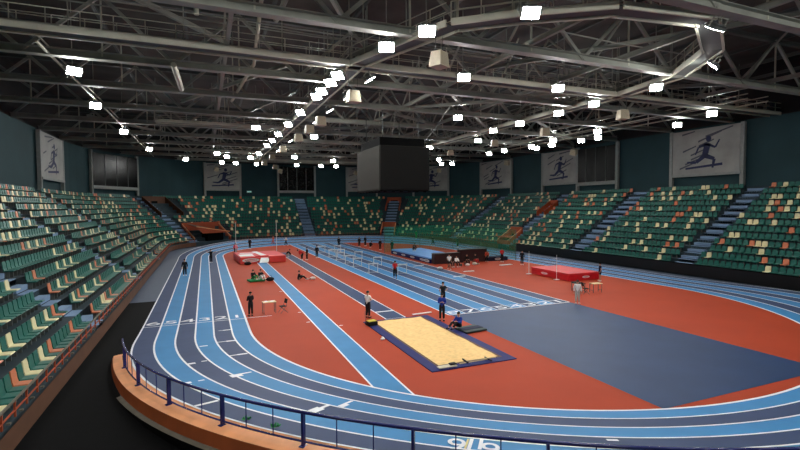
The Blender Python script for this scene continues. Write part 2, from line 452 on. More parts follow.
PL = {5: 'grey poster of an athlete on the back wall, above the left stand', 9: 'grey athlete poster half hidden behind the hanging screen',
      11: 'grey athlete poster just right of the hanging screen', 13: 'grey athlete poster in the far right corner of the wall',
      15: 'largest grey athlete poster, highest on the right wall', 1: 'athlete poster on the left wall near the corner', 18: 'athlete poster at the near end of the right wall'}
for i in range(len(bays)-1):
    a, b, nn = frame_of(i)
    t = (b-a).normalized(); L = (b-a).length; mid = (a+b)/2-nn*.5
    ang = math.atan2(t.y, t.x)
    rot = Matrix.Rotation(ang, 3, 'Z')
    if i: pill.box(a-wallpt(*bays[i])[1]*.35+Vector((0, 0, 13.1)), (.42, .42, 7.4), 'pillar', Matrix.Rotation(math.atan2(wallpt(*bays[i])[1].y, wallpt(*bays[i])[1].x), 3, 'Z'))
    if kinds[i] == 'p':
        root = thing('wall_poster', PL[i], 'poster', (mid.x, mid.y, 10.9), ang, 'athlete posters between the wall pillars')
        m_ = MB(); m_.rbox((0, 0, 2.9), (L-.5, .08, 5.8), 'poster', .02); m_.build('banner', root)
        m_ = MB(); m_.box((0, -.05, 0), (L-.2, .2, .3), 'pillar'); m_.build('bottom_beam', root)
        m_ = MB()     # streaks
        W = L-.8
        sgn = -1 if nn.dot(Vector((0, 1, 0))) > -2 else 1
        rnd = random.Random(i)
        for k in range(9):
            y_ = .8+k*.55; x_ = rnd.uniform(-W/2, W*.1); ln = rnd.uniform(1.2, 3.4); ln = min(ln, W/2-x_)
            z2 = min(5.5, y_+ln*.35)
            m_.face([(x_, -.05, y_), (x_+ln, -.05, z2), (x_+ln, -.05, z2+.16), (x_, -.05, y_+.22)], 'postmid')
        m_.build('streaks', root)
        m_ = MB()     # running figure
        def limb(p, w0, w1):
            (x0, z0), (x1, z1) = p; d = Vector((x1-x0, z1-z0)).normalized(); nx, nz = -d.y, d.x
            m_.face([(x0-nx*w0, -.06, z0-nz*w0), (x1-nx*w1, -.06, z1-nz*w1), (x1+nx*w1, -.06, z1+nz*w1), (x0+nx*w0, -.06, z0+nz*w0)], 'postdark')
        for p_, w0, w1 in [(((.1, 2.4), (.45, 3.9)), .36, .42), (((.1, 2.4), (1.3, 1.9)), .3, .2), (((1.3, 1.9), (1.1, .8)), .2, .12),
                           (((.1, 2.4), (-1.0, 1.6)), .3, .2), (((-1.0, 1.6), (-2.2, 1.7)), .18, .1), (((.4, 3.8), (1.4, 3.3)), .18, .12),
                           (((1.4, 3.3), (1.9, 4.2)), .12, .08), (((.4, 3.8), (-.7, 3.5)), .18, .12), (((-.7, 3.5), (-1.1, 2.6)), .12, .08), (((-2.4, .9), (2.3, 1.2)), .12, .16)]:
            limb(p_, w0, w1)
        m_.face([(.55+.34*math.cos(x), -.06, 4.45+.38*math.sin(x)) for x in [2*PI*j/10 for j in range(10)]], 'postdark')
        m_.build('printed_figure', root)
    elif kinds[i] == 'w':
        wn += 1
        m_ = MB(); m_.box((mid.x, mid.y, 13.6), (L-.5, .1, 5.6), 'glassdark', rot)
        wo = struct(m_.build('window_%d' % wn), 'dark gallery window high in the wall')
        m_ = MB()
        m_.box((mid.x, mid.y, 10.65), (L-.2, .3, .55), 'pillar', rot); m_.build('window_sill', wo)
        m_ = MB()
        for k in (1, 2, 3):
            c = mid+t*(L*(k/4-.5)); m_.box((c.x-nn.x*.06, c.y-nn.y*.06, 13.6), (.08, .08, 5.6), 'darksteel', rot)
        m_.build('mullion', wo)
struct(pill.build('wall_pillars'), 'pale pillars dividing the upper wall into bays')
es = thing('exit_sign', 'small pale green lit sign on the teal wall beside the left poster', 'sign', (9.3, 110.9, 10.6))
m_ = MB(); m_.rbox((0, 0, 0), (1.1, .12, .42), 'darksteel', .02); m_.build('sign_case', es)
m_ = MB(); m_.box((0, -.075, 0), (1.0, .02, .34), 'sign'); m_.build('sign_face', es)

# ------------------------------------------------------------------ seats
def seat_mesh(k):
    m_ = MB()   # local: x along the row, +y towards the back, front faces -y
    m_.rbox((0, 0, .43), (.46, .42, .06), k, .02)
    prof = [(.19, .42), (.235, .58), (.255, .76), (.285, .93)]
    for (y0, z0), (y1, z1) in zip(prof, prof[1:]):
        for sgn in (1,):
            w0 = .235; w1 = .235 if z1 < .8 else .2
            m_.face([(-w0, y0, z0), (w0, y0, z0), (w1, y1, z1), (-w1, y1, z1)], k)
            m_.face([(-w0, y0+.035, z0), (-w1, y1+.035, z1), (w1, y1+.035, z1), (w0, y0+.035, z0)], k)
            m_.face([(-w0, y0, z0), (-w1, y1, z1), (-w1, y1+.035, z1), (-w0, y0+.035, z0)], k)
            m_.face([(w0, y0, z0), (w0, y0+.035, z0), (w1, y1+.035, z1), (w1, y1, z1)], k)
    m_.face([(-.2, .285, .93), (.2, .285, .93), (.2, .32, .93), (-.2, .32, .93)], k)
    m_.box((0, .12, .21), (.06, .16, .42), 'darksteel')
    return m_
SM = {k: seat_mesh(k) for k in ('sgreen', 'scream', 'sorange')}
SMESH = {k: SM[k].mesh('stadium_seat') for k in SM}
# arclength along the path, per segment of the front line
segs = []
s_acc = 0
for i in range(len(FP)-1):
    a, b = FP[i], FP[i+1]; L = math.hypot(b[0]-a[0], b[1]-a[1]); segs.append((s_acc, L, a, b)); s_acc += L
def s_of(x, y):
    return min(((px-x)**2+(py-y)**2, s) for s, L, (px, py, _, _), b in segs)[1]
AISLES = [(s_of(-5.5, 30), .8), (s_of(-5.5, 48), .8), (s_of(-5.5, 66), .8), (s_of(-1.5, 92.6), 1.0), (s_of(20.2, 98), 1.1), (s_of(37.2, 95.8), 1.2), (s_of(45, 80.8), 1.1), (s_of(45, 62.5), 1.0),
          (s_of(45, 47.6), 1.2), (s_of(45, 33), .9)]
OPEN = [(s_of(1.2, 95.2), 4.5, 4, 0), (s_of(37.0, 95.8), 1.9, 3, 0), (s_of(45, 64.2), 1.8, 3, 0), (s_of(45, 62.6), 1.3, 10, 7), (s_of(37.2, 95.8), 2.0, 12, 8), (s_of(-1.0, 93.2), 2.9, 12, 7)]   # openings: s, half width, top row, bottom row
def in_aisle(s, r):
    for a, h in AISLES:
        if abs(s-a) < h+.35: return True
    for a, h, r1, r0 in OPEN:
        if abs(s-a) < h and r0 <= r < r1: return True
    return False
def camproj(x, y, z):
    v = Vector((x, y, z-7.2087)); d = v.dot(fw); return 400+465.56*v.dot(r2)/d, 225-465.56*v.dot(u2)/d, d
allseats = []
for r in range(NR):
    o = r*TD+.34; z = Z0+r*RS
    Pr = [(c[0]+c[2]*o, c[1]+c[3]*o, c[2], c[3]) for c in FP]
    pos = 0; nxt = .25; prevk = 'sgreen'
    for i in range(len(Pr)-1):
        a, b = Pr[i], Pr[i+1]; L = math.hypot(b[0]-a[0], b[1]-a[1]); s0, Lf = segs[i][0], segs[i][1]
        while nxt <= pos+L:
            t = (nxt-pos)/L; sf = s0+t*Lf
            x = a[0]+(b[0]-a[0])*t; y = a[1]+(b[1]-a[1])*t
            nx, ny = a[2]+(b[2]-a[2])*t, a[3]+(b[3]-a[3])*t
            nxt += .56
            if in_aisle(sf, r): continue
            u_ = random.random()
            k = 'sgreen' if u_ < .76 else ('scream' if u_ < .92 else 'sorange')
            px, py, d = camproj(x, y, z+.5)
            if k != 'sgreen' and prevk != 'sgreen' and random.random() < .7: k = 'sgreen'
            prevk = k
            allseats.append((x, y, z, math.atan2(ny, nx)-PI/2, k, px, py, d, sf, r))
        pos += L
cand = [q for q in allseats if 184 < q[5] < 614 and q[6] < 262 and q[0] > 30]
cand.sort(key=lambda q: q[7])
chosen = cand[:300]; ch = set(id(q) for q in chosen)
CN = {'sgreen': 'dark green', 'scream': 'cream', 'sorange': 'orange'}
AS = sorted(a for a, h in AISLES if a > s_of(45, 70)); names = {}
def seat_label(q):
    s, r = q[8], q[9]
    wide = s_of(45, 47.6)
    same = sorted(z_[8] for z_ in allseats if z_[9] == r and (z_[8] > wide) == (s > wide) and abs(z_[8]-wide) < 30)
    if s > wide: idx = same.index(s); side = 'right'
    else: idx = len(same)-1-same.index(s); side = 'left'
    num = ORD[idx] if idx < len(ORD) else 'number %d' % (idx+1)
    row = 'front row' if r == 0 else '%s row up' % ORD[r]
    return '%s plastic seat, %s, right stand, %s %s of wide blue stairs' % (CN[q[4]], row, num, side)
for q in chosen:
    o = bpy.data.objects.new('stadium_seat', SMESH[q[4]]); C.objects.link(o)
    o.location = q[:3]; o.rotation_euler = (0, 0, q[3])
    tag(o, seat_label(q), 'seat', 'nearest seats of the right stand')
rest = MB()
for q in allseats:
    if id(q) in ch: continue
    x, y, z, a, k = q[:5]
    ca, sa = math.cos(a), math.sin(a); src = SM[k]; n0 = len(rest.v)
    rest.v += [(x+vx*ca-vy*sa, y+vx*sa+vy*ca, z+vz) for vx, vy, vz in src.v]
    idx = [rest.mi(kk) for kk in src.mats]
    rest.f += [tuple(n0+i for i in f_) for f_ in src.f]; rest.m += [idx[i] for i in src.m]
tag(rest.build('stadium_seats'), 'rows of green seats with scattered cream and orange ones filling the stands', 'seats', kind='stuff')
# stairs in the aisles
for a_s, h in AISLES:
    i = max(j for j in range(len(segs)) if segs[j][0] <= a_s+1e-6); s0, L, a, b = segs[i]; t = (a_s-s0)/L
    x = a[0]+(b[0]-a[0])*t; y = a[1]+(b[1]-a[1])*t; nn = Vector((a[2]+(b[2]-a[2])*t, a[3]+(b[3]-a[3])*t, 0)).normalized()
    rot = Matrix.Rotation(math.atan2(nn.y, nn.x)-PI/2, 3, 'Z')
    m_ = MB()
    for r in range(NR*2):
        o = r*TD/2+TD/4; z = Z0+r*RS/2
        m_.box((x+nn.x*o, y+nn.y*o, z-.1), (h*2, TD/2, .28), 'stair', rot)
    struct(m_.build('stair_flight'), 'blue grey concrete stairs between blocks of seats')
# low wall and rail at the foot of the stand
fr = MB()
for i in range(len(FP)-1):
    a, b = FP[i], FP[i+1]
    if 40 < a[0] and a[1] < 60.5: continue
    if any(abs(segs[i][0]-s) < h-.2 and r0 == 0 for s, h, _, r0 in OPEN): continue
    pa = (a[0]-a[2]*.15, a[1]-a[3]*.15); pb = (b[0]-b[2]*.15, b[1]-b[3]*.15)
    fr.face([(pa[0], pa[1], .1), (pb[0], pb[1], .1), (pb[0], pb[1], .8), (pa[0], pa[1], .8)], 'obrown2')
    fr.bar((pa[0], pa[1], 1.5), (pb[0], pb[1], 1.5), .06, .06, 'edge'); fr.bar((pa[0], pa[1], 1.2), (pb[0], pb[1], 1.2), .04, .04, 'obrown')
    fr.bar((pa[0], pa[1], 1.0), (pa[0], pa[1], 1.5), .05, .05, 'obrown')
    fr.box(((pa[0]+pb[0])/2, (pa[1]+pb[1])/2, 1.0), (.1, .1, .05), 'edge')
struct(fr.build('stand_front_rail'), 'brown low wall with thin rail at the foot of the stand')
bb = thing('perimeter_barrier', 'long black board along the foot of the right stand', 'barrier', (44.75, 38, 0))
m_ = MB(); m_.rbox((0, 0, .62), (.12, 44, 1.1), 'board', .02); m_.build('board', bb)
m_ = MB()
for k in range(23): m_.box((.12, -21.5+k*2, .6), (.1, .1, 1.2), 'darksteel')
m_.build('support_posts', bb)
m_ = MB(); m_.rbox((0, 0, 1.2), (.2, 44, .08), 'black', .02); m_.build('top_cap', bb)

# stand entrances
def entrance(s, hw, rows, label, dark=True, colour='obrown'):
    i = max(j for j in range(len(segs)) if segs[j][0] <= s+1e-6); s0, L, a, b = segs[i]; t = (s-s0)/L
    x = a[0]+(b[0]-a[0])*t; y = a[1]+(b[1]-a[1])*t; nn = Vector((a[2]+(b[2]-a[2])*t, a[3]+(b[3]-a[3])*t, 0)).normalized()
    root = thing('stand_entrance', label, 'entrance', (x, y, 0), math.atan2(nn.y, nn.x)-PI/2)
    D = rows*TD; H = Z0+rows*RS
    m_ = MB(); m_.box((0, D-.3, 1.2), (hw*1.2, .1, 2.4), 'black'); m_.box((0, D/2, .06), (hw*2-.4, D, .1), 'black')  # black panels stand in for the shade inside the opening
    m_.box((0, D-.15, H/2+.4), (hw*2, .2, H+.9), colour); m_.build('shaded_doorway', root)
    for sg in (-1, 1):
        m_ = MB()
        for k, (y0, z0, y1, z1) in enumerate([(0, 1.3, D, H+.5)]):
            x0 = sg*hw; x1 = sg*(hw-.15)
            A = [(x0, y0, 0), (x0, y1, 0), (x0, y1, z1), (x0, y0, z0)]; B = [(x1, p[1], p[2]) for p in A]
            m_.face(A, colour); m_.face(B[::-1], colour)
            for j in range(4): jj = (j+1) % 4; m_.face([A[j], A[jj], B[jj], B[j]], colour)
        m_.build('side_wall', root)
        m_ = MB(); m_.tube([(sg*(hw-.08), -.1, 1.45), (sg*(hw-.08), D, H+.75)], .06, 'ply'); m_.build('handrail', root)
    return root
en = entrance(OPEN[0][0], 4.0, 4, 'wide dark entrance with orange sloping roof in the far left stand')
m_ = MB()   # sloping roof slab between the walls
m_.face([(-3.9, -.6, 3.6), (3.2, -.6, 2.45), (3.2, 2.4, 2.6), (-3.9, 2.4, 4.2)], 'obrown2'); m_.face([(-3.9, -.6, 3.5), (-3.9, 2.4, 4.1), (3.2, 2.4, 2.5), (3.2, -.6, 2.35)], 'obrown2')
m_.face([(-3.9, -.58, 3.5), (3.2, -.58, 2.35), (.2, -.58, 2.3), (-2.6, -.58, 2.3)], 'obrown')
m_.bar((-3.9, -.62, 3.6), (3.2, -.62, 2.45), .1, .14, 'ply'); m_.build('canopy', en)
m_ = MB(); m_.box((.6, 1.2, 1.2), (3.4, 2.2, 2.3), 'black'); m_.build('passage_shade', en)  # solid black block, the passage's shade given as colour
entrance(OPEN[1][0], 1.6, 3, 'small dark entrance with orange walls at the foot of the back stand')
e2 = entrance(OPEN[2][0], 1.5, 3, 'orange walled stair entrance where the black board begins')
m_ = MB(); m_.box((0, 1.1, 2.0), (2.9, 2.2, .16), 'obrown'); m_.box((0, .2, .75), (2.9, .1, 1.5), 'obrown'); m_.build('landing', e2)
def box_on_row(s, r0, r1, hw, name, label, k, cat, dark=.5):
    i = max(j for j in range(len(segs)) if segs[j][0] <= s+1e-6); s0, L, a, b = segs[i]; t = (s-s0)/L
    x = a[0]+(b[0]-a[0])*t; y = a[1]+(b[1]-a[1])*t; nn = Vector((a[2]+(b[2]-a[2])*t, a[3]+(b[3]-a[3])*t, 0)).normalized()
    o0 = r0*TD; root = thing(name, label, cat, (x+nn.x*o0, y+nn.y*o0, Z0+r0*RS), math.atan2(nn.y, nn.x)-PI/2)
    D = (r1-r0)*TD; H = (r1-r0)*RS+.7
    pr = [(0, -.1), (D, -.1), (D, H), (.2, .95), (0, .95)]
    for sg in (-1, 1):
        m_ = MB()
        A = [(sg*hw, p[0], p[1]) for p in pr]; B = [(sg*(hw-.12), p[0], p[1]) for p in pr]
        m_.face(A, k); m_.face(B[::-1], k)
        for j in range(5): jj = (j+1) % 5; m_.face([A[j], A[jj], B[jj], B[j]], k)
        m_.build('side_wall', root)
    m_ = MB(); m_.box((0, D-.06, H/2), (hw*2, .12, H), k); m_.build('back_wall', root)
    m_ = MB(); m_.box((0, D-.15, H*.4), (hw*dark*2, .08, H*.75), 'black'); m_.build('shaded_doorway', root)  # black sheet with the opening's shade put into its colour
    return root
box_on_row(s_of(45, 62.6), 7, 10, .95, 'upper_entrance', 'orange walled opening high in the right stand', 'obrown', 'entrance')
box_on_row(s_of(37.2, 95.8), 8, 12, 1.7, 'upper_entrance', 'dark opening high in the back stand right of the hanging screen', 'obrown', 'entrance')
box_on_row(s_of(-1.0, 93.2), 7, 12, 2.6, 'upper_entrance', 'brown walled opening high in the far left stand', 'obrown2', 'entrance', .25)

# ------------------------------------------------------------------ roof structure
def truss(y, label=None):
    m_ = MB(); x0, x1 = -19, 58.5; zb, zt = 17.2, 21.2
    m_.ibeam((x0, y, zb), (x1, y, zb), .6, .45, 'steel'); m_.ibeam((x0, y, zt), (x1, y, zt), .34, .34, 'darksteel')
    nb = 9; dx = (x1-x0)/nb
    for i in range(nb):
        xa = x0+i*dx
        m_.bar((xa, y, zb), (xa+dx/2, y, zt), .2, .22, 'steel'); m_.bar((xa+dx/2, y, zt), (xa+dx, y, zb), .2, .22, 'steel')
        m_.bar((xa+dx/2, y, zb), (xa+dx/2, y, zt), .1, .1, 'steel2')
    return struct(m_.build('roof_truss'), 'grey steel roof truss spanning the hall')
for y in (7, 16, 25, 36.5, 44.5, 53.5, 62.5, 71.5, 80.5, 89.5, 98.5, 107): truss(y)
pu = MB()
for i in range(14):
    x = -19+i*77.5/13
    pu.ibeam((x, -8, 21.6), (x, 111, 21.6), .2, .3, 'darksteel')
for x in (1.5, 19.5, 27.5, 44.5):
    pu.ibeam((x, -8, 17.6), (x, 111, 17.6), .24, .3, 'steel')
    y = -8
    while y < 108:
        pu.bar((x, y, 17.6), (x, y+4.5, 21.4), .13, .13, 'steel'); pu.bar((x, y+4.5, 21.4), (x, y+9, 17.6), .13, .13, 'steel'); y += 9
struct(pu.build('roof_purlins'), 'long steel purlins running the length of the roof')
br = MB()      # horizontal wind bracing
for (a, b) in [((9.5, 31, 17.6), (19.5, 16, 18.2)), ((19.5, 31, 17.6), (33, 16, 18.4)), ((1.5, 16, 18.5), (9.5, 31, 19)), ((-8, 25, 19), (1.5, 36, 19)),
               ((13, 44.5, 17.5), (27.5, 53.5, 17.5)), ((19.5, 36.5, 17.6), (35, 53.5, 17.6)), ((13, 62.5, 17.5), (27.5, 53.5, 17.5)), ((20, 44.5, 17.4), (35, 31, 17.4)),
               ((27.5, 36.5, 17.6), (44.5, 25, 17.6)), ((3, 62, 18), (8, 44.5, 18)), ((-2, 53, 18), (6, 36.5, 18)), ((35, 44.5, 17.5), (58, 62, 17.5)), ((35, 71, 17.5), (58, 53, 17.5)),
               ((12, 80, 17.5), (30, 71.5, 17.5)), ((30, 89, 17.5), (20, 71.5, 17.5)), ((-12, 62, 17.5), (0, 80, 17.5)), ((5, 25, 20), (14, 7, 20.6)), ((22, 25, 20), (30, 7, 20.6))]:
    br.ibeam(a, b, .22, .26, 'steel')
struct(br.build('roof_bracing'), 'slanting steel braces between the trusses')
def catwalk(pts, label):
    m_ = MB(); z = 17.0
    for a, b in zip(pts, pts[1:]):
        a = Vector((*a, z)); b = Vector((*b, z)); t = (b-a).normalized(); u = Vector((-t.y, t.x, 0)); L = (b-a).length
        m_.bar(a, b, 1.1, .08, 'darksteel')
        for sg in (-.55, .55):
            m_.bar(a+u*sg+Vector((0, 0, .02)), b+u*sg+Vector((0, 0, .02)), .12, .36, 'steel2')
            for h in (.6, 1.1): m_.bar(a+u*sg+Vector((0, 0, h)), b+u*sg+Vector((0, 0, h)), .045, .045, 'steel2')
            k = 0
            while k*1.6 < L:
                p = a+t*(k*1.6)+u*sg; m_.bar(p, p+Vector((0, 0, 1.1)), .05, .05, 'steel2'); k += 1
        k = 0
        while k*6 < L:
            p = a+t*(k*6)+u*.55; m_.bar(p, p+Vector((0, 0, 5)), .07, .07, 'steel'); k += 1
    return struct(m_.build('catwalk'), label)
catwalk([(9.9, 31.2), (9.9, 101)], 'catwalk carrying lamps along the left half of the hall')
catwalk([(34.6, 31.2), (34.6, 101)], 'catwalk carrying lamps along the right half of the hall')
catwalk([(-19, 31.7), (34.6, 31.7), (58, 31.7)], 'railed catwalk crossing the hall near the viewer')
catwalk([(9.9, 31.2), (11.3, 26.9), (12.7, 22.7), (15.4, 20.4), (19.3, 17.8), (25, 17), (30, 20), (33.5, 25), (34.6, 31)], 'curved railed catwalk above the near bend')
catwalk([(9.9, 101), (34.6, 101)], 'catwalk crossing the far end of the hall')
catwalk([(-5, 60), (9.9, 60)], 'short catwalk at the left of the hall')
cables = MB()
for (a, b) in [((9.9, 32, 18.6), (9.9, 100, 18.6)), ((10.2, 32, 18.9), (10.2, 100, 18.9)), ((34.3, 32, 18.7), (34.3, 100, 18.7)), ((-19, 31, 19), (34, 31, 18.8)), ((-19, 33, 19.4), (34, 33, 19.4)),
               ((12, 20, 19.5), (40, 20, 19.5)), ((18, 44, 17), (24, 60, 17)), ((22, 40, 16.8), (30, 62, 16.8)), ((3, 36, 20.5), (24, 36, 20.5)), ((15, 23, 18), (34, 23, 17.8))]:
    cables.tube([a, ((a[0]+b[0])/2, (a[1]+b[1])/2, a[2]-.25), b], .05, 'steel', 5)
struct(cables.build('cable_trays'), 'cables and conduits slung between roof beams')
def pipe(pts, label, r=.13, k='steel2'):
    m_ = MB(); m_.tube(pts, r, k, 8)
    return struct(m_.build('roof_pipe'), label)
pipe([(-.2, 26, 16.9), (-.2, 26, 23)], 'pale pipe hanging from the roof at the upper left')
pipe([(3.4, 27.8, 20.5), (3.5, 36, 17.6), (2.6, 48, 17.4)], 'pale slanting pipe left of the lamp catwalk')
pipe([(6.2, 23, 22.5), (4.2, 29.5, 18.5)], 'slanting strut at the upper left', .16, 'steel')
pipe([(-1.8, 36, 17), (-1.6, 43, 17)], 'short pale duct at the far left', .2)
pipe([(14, 24.5, 17.5), (14, 24.5, 23)], 'thin hanging strut above the curved catwalk', .08)
pipe([(20.5, 29, 16.9), (22.5, 30, 20)], 'thin slanting strut beside the crossing catwalk', .07)

# ------------------------------------------------------------------ floodlights
def make_flood():
    root = thing('floodlight', 'x', 'lamp')
    m_ = MB(); m_.rbox((0, 0, .07), (.96, .7, .16), 'darksteel', .04); m_.rbox((0, 0, .2), (.5, .4, .14), 'darksteel', .03)
    for i in range(7): m_.box((-.36+i*.12, 0, .18), (.02, .6, .08), 'darksteel')
    m_.build('housing', root)
    m_ = MB(); m_.rbox((0, 0, -.015), (.84, .58, .03), 'lens', .012); m_.build('lens', root)
    m_ = MB()
    for sg in (-1, 1): m_.bar((sg*.54, 0, .05), (sg*.54, 0, .55), .04, .08, 'steel')
    m_.bar((-.56, 0, .55), (.56, 0, .55), .08, .04, 'steel'); m_.tube([(0, 0, .55), (0, 0, .8)], .04, 'steel'); m_.build('bracket', root)
    return root
def aim(d):
    z = -Vector(d).normalized(); x = Vector((0, 0, 1)).cross(z)
    x = x.normalized() if x.length > .1 else Vector((1, 0, 0)); y = z.cross(x)
    return Matrix((x, y, z)).transposed().to_euler()
FL = []
for i, (x, y) in enumerate([(14.67, 18.6), (11.04, 22.55), (9.95, 25.7)]):
    FL.append((x, y, (-.3, -.75, -.75), ['lamp under the curved catwalk nearest the top of the view, largest glare', 'second lamp under the curved catwalk, above the hanging cream speaker', 'lamp under the curved catwalk just before the walkway corner'][i]))
FL.append((17.43, 29.6, (-.3, -.7, -.75), 'lamp under the crossing catwalk, right of the near cream speaker'))
FL.append((26.03, 29.6, (-.4, -.6, -.75), 'lamp under the crossing catwalk towards the upper right'))
for i, y in enumerate([32.5, 34.5, 37.4, 39.3, 46.5, 53.7, 61.5, 67.4, 73.2, 84.8]):
    FL.append((8.85, y, (-.55, -.55, -.7), 'tilted lamp on the left side of the left lamp row, %s from the near end' % ORD[i]))
for i, y in enumerate([32.7, 38.4, 44.6, 50.8, 67.2, 79.2]):
    FL.append((11.35, y, (.5, -.02, -.8), 'lamp on the right side of the left lamp row, %s from the near end' % ORD[i]))
FL.append((13.6, 62.0, (-.2, -.7, -.75), 'bright lamp hanging right of the left lamp row over its speakers'))
for i, y in enumerate([26.5, 32.9, 37.5, 43.8, 49.1, 66.8]):
    FL.append((33.1, y, (-.5, -.55, -.7), 'lamp on the right catwalk facing the track, %s from the near end' % ORD[i]))
FL.append((36.2, 57.5, (-.5, -.6, -.75), 'lamp on the outer side of the right catwalk above its speaker'))
FL.append((24.73, 43.2, (-.3, -.6, -.8), 'single lamp hanging over mid hall right of the screen top'))
FL.append((5.69, 57.1, (-.1, -.6, -.8), 'large single lamp over the left straight'))
for i, (x, y) in enumerate([(2.1, 87.4), (3.92, 92.05), (8.1, 92.3), (3.4, 104), (6.2, 105), (10.5, 106), (15.63, 88.5), (19.2, 106), (24.7, 106), (28.3, 106), (24.2, 93)]):
    FL.append((x, y, (-.15, -.75, -.6), 'far lamp below the back trusses, %s counted from the left' % ORD[i]))
for i, (x, y) in enumerate([(43.7, 84), (48.5, 92), (50.6, 91), (47.15, 71.2), (47, 66.4), (47.9, 60.4), (49.9, 61.6), (49.5, 57.6), (46.4, 53.7), (50.2, 52.2), (50.2, 49.1), (46, 45.1), (51, 38), (48, 32)]):  # last two added beyond the seen part of the stand, as extra light
    FL.append((x, y, (-.7, -.45, -.6), 'lamp high over the right stand, %s counted from the back corner' % ORD[i]))
for i, (x, y) in enumerate([(-3.3, 100), (-8, 84), (-9, 66), (-9, 50), (-8, 38)]):  # lamps beyond the left edge of view are added for more light
    FL.append((x, y, (.3, -.7, -.6), 'lamp of the mostly added row over the left stand, %s counted from the back' % ORD[i]))
for i, (x, y) in enumerate([(-9, 12), (-2, 4), (6, -1), (15, -3), (24, -2), (33, 2), (44, 8), (-7, 14), (2, 8), (10, 3), (19, 2), (29, 4)]):  # unseen lamps added to brighten surfaces that face the camera
    FL.append((x, y, (.25 if x < 10 else -.1, .8, -.75), 'added fill lamp behind the viewpoint, above the near stand, %s along' % ORD[i]))
FL.append((25, 16.6, (0, .6, -.8), 'added fill lamp under the curved catwalk at its lowest point, outside right')); FL.append((31.5, 21, (-.3, .6, -.75), 'added fill lamp under the right arm of the curved catwalk'))  # two lamps added out of view to lift dark front faces
f0 = make_flood()
for i, (x, y, d, lab) in enumerate(FL):
    lab = lab if len(lab.split()) <= 16 else ' '.join(lab.split()[:16])
    if i == 0:
        f0.location = (x, y, 16.45); f0.rotation_euler = aim(d); f0['label'] = lab; f0['group'] = 'floodlights under the roof'
    else: dup(f0, lab, (x, y, 16.45), aim(d), 'floodlights under the roof')
# hangers to join stand lamps with the trusses
hg = MB()
for (x, y, d, lab) in FL:
    hg.tube([(x-d[0]*.6, y-d[1]*.6, 16.9), (x-d[0]*.6, y-d[1]*.6, 21.4)], .035, 'steel', 5)
for (x0, y0, x1, y1) in [(43, 86, 51.5, 90), (47, 75, 47, 28), (50.1, 70, 50.1, 28), (-9, 34, -9, 102), (-12, 10, 6, -1.5), (6, -1.5, 24, -2.5), (24, -2.5, 46, 8), (1, 105, 30, 105), (0, 92.2, 26, 92.2), (0, 87.6, 18, 87.6)]:
    hg.bar((x0, y0, 17.05), (x1, y1, 17.05), .12, .12, 'steel2'); hg.bar((x0, y0, 17.5), (x1, y1, 17.5), .08, .08, 'steel2')
struct(hg.build('lamp_rails'), 'thin steel rails and rods carrying the lamps')

# ------------------------------------------------------------------ speakers
def make_spk():
    root = thing('hanging_speaker', 'x', 'speaker')
    m_ = MB(); m_.box((0, 0, 0), (.94, .8, .85), 'cream', taper=.8); m_.build('cabinet', root)
    m_ = MB(); rot = Matrix.Rotation(-.0, 3, 'X')
    m_.face([(-.42, -.428, -.39), (.42, -.428, -.39), (.35, -.35, .39), (-.35, -.35, .39)], 'grille')
    m_.build('grille', root)
    m_ = MB()
    for x in (-.35, .35): m_.tube([(x, 0, .42), (x, 0, 1.75)], .02, 'darksteel', 5)
    m_.bar((-.45, 0, .46), (.45, 0, .46), .06, .05, 'darksteel'); m_.build('hanger', root)
    return root
s0_ = make_spk(); SP = [((12.47, 23.9, 15.5), .5, 'large cream speaker box hanging under the curved catwalk, nearest of all')]
for i, y in enumerate([33.5, 44.1, 49.3, 55.5, 67.5, 78.8, 89.7]): SP.append(((10.3, y, 15.3), .1, 'cream speaker box hung under the left catwalk, %s from the near end' % ORD[i]))
SP.append(((13.7, 100.5, 15.5), 0, 'small cream speaker at the far end of the left catwalk'))
for i, y in enumerate([32.1, 42.8, 52.8, 64.9]): SP.append(((35.8, y, 15.5), -.3, 'cream speaker box hung under the right catwalk, %s from the near end' % ORD[i]))
for i, (x, y, rz, lb) in enumerate([(16, 109, .1, 'tilted cream speaker before the wall left of the dark window'), (34.0, 109, 0, 'cream speaker before the wall just left of the hanging screen'), (53, 74, -1.0, 'tilted cream speaker above the right corner poster'),
                                    (52, 55.6, -1.1, 'tilted cream speaker before the largest right wall poster'), (49.5, 95, -.8, 'tilted cream speaker right of the hanging screen by the wall'), (2.4, 107, .3, 'tilted cream speaker in front of the left athlete poster')]):
    SP.append(((x, y, 15.3), rz, lb))
for i, (loc, rz, lb) in enumerate(SP):
    rot = (.0 if i < 13 else .5, .25 if i >= 13 else 0, rz)
    if i == 0: s0_.location = loc; s0_.rotation_euler = rot; s0_['label'] = lb; s0_['group'] = 'cream speakers hanging from the roof'
    else: dup(s0_, lb, loc, rot, 'cream speakers hanging from the roof')
    hr = MB()

# ------------------------------------------------------------------ hanging screen cube
cb = thing('hanging_scoreboard', 'huge switched off black screen cube hanging over the infield', 'scoreboard', (18.9, 47.5, 8.75))
m_ = MB(); m_.box((0, 0, 2.3), (5.3, 7.5, 4.5), 'screenL'); m_.build('cabinet', cb)
m_ = MB(); m_.rbox((0, -3.82, 2.3), (5.4, .12, 4.4), 'screen', .03); m_.build('screen', cb)
m_ = MB(); m_.rbox((0, 3.82, 2.3), (5.4, .12, 4.4), 'screen', .03); m_.build('screen', cb)
for sg in (-1, 1):
    m_ = MB(); m_.rbox((sg*2.72, 0, 2.3), (.12, 7.4, 4.4), 'screenL', .03); m_.build('screen', cb)
m_ = MB(); m_.rbox((0, 0, 5.0), (5.0, 6.2, .9), 'black', .05); m_.build('upper_box', cb)
m_ = MB()
for i in range(6): m_.box((-2.2+i*.88, -3.7, -.08), (.3, .14, .14), 'black')
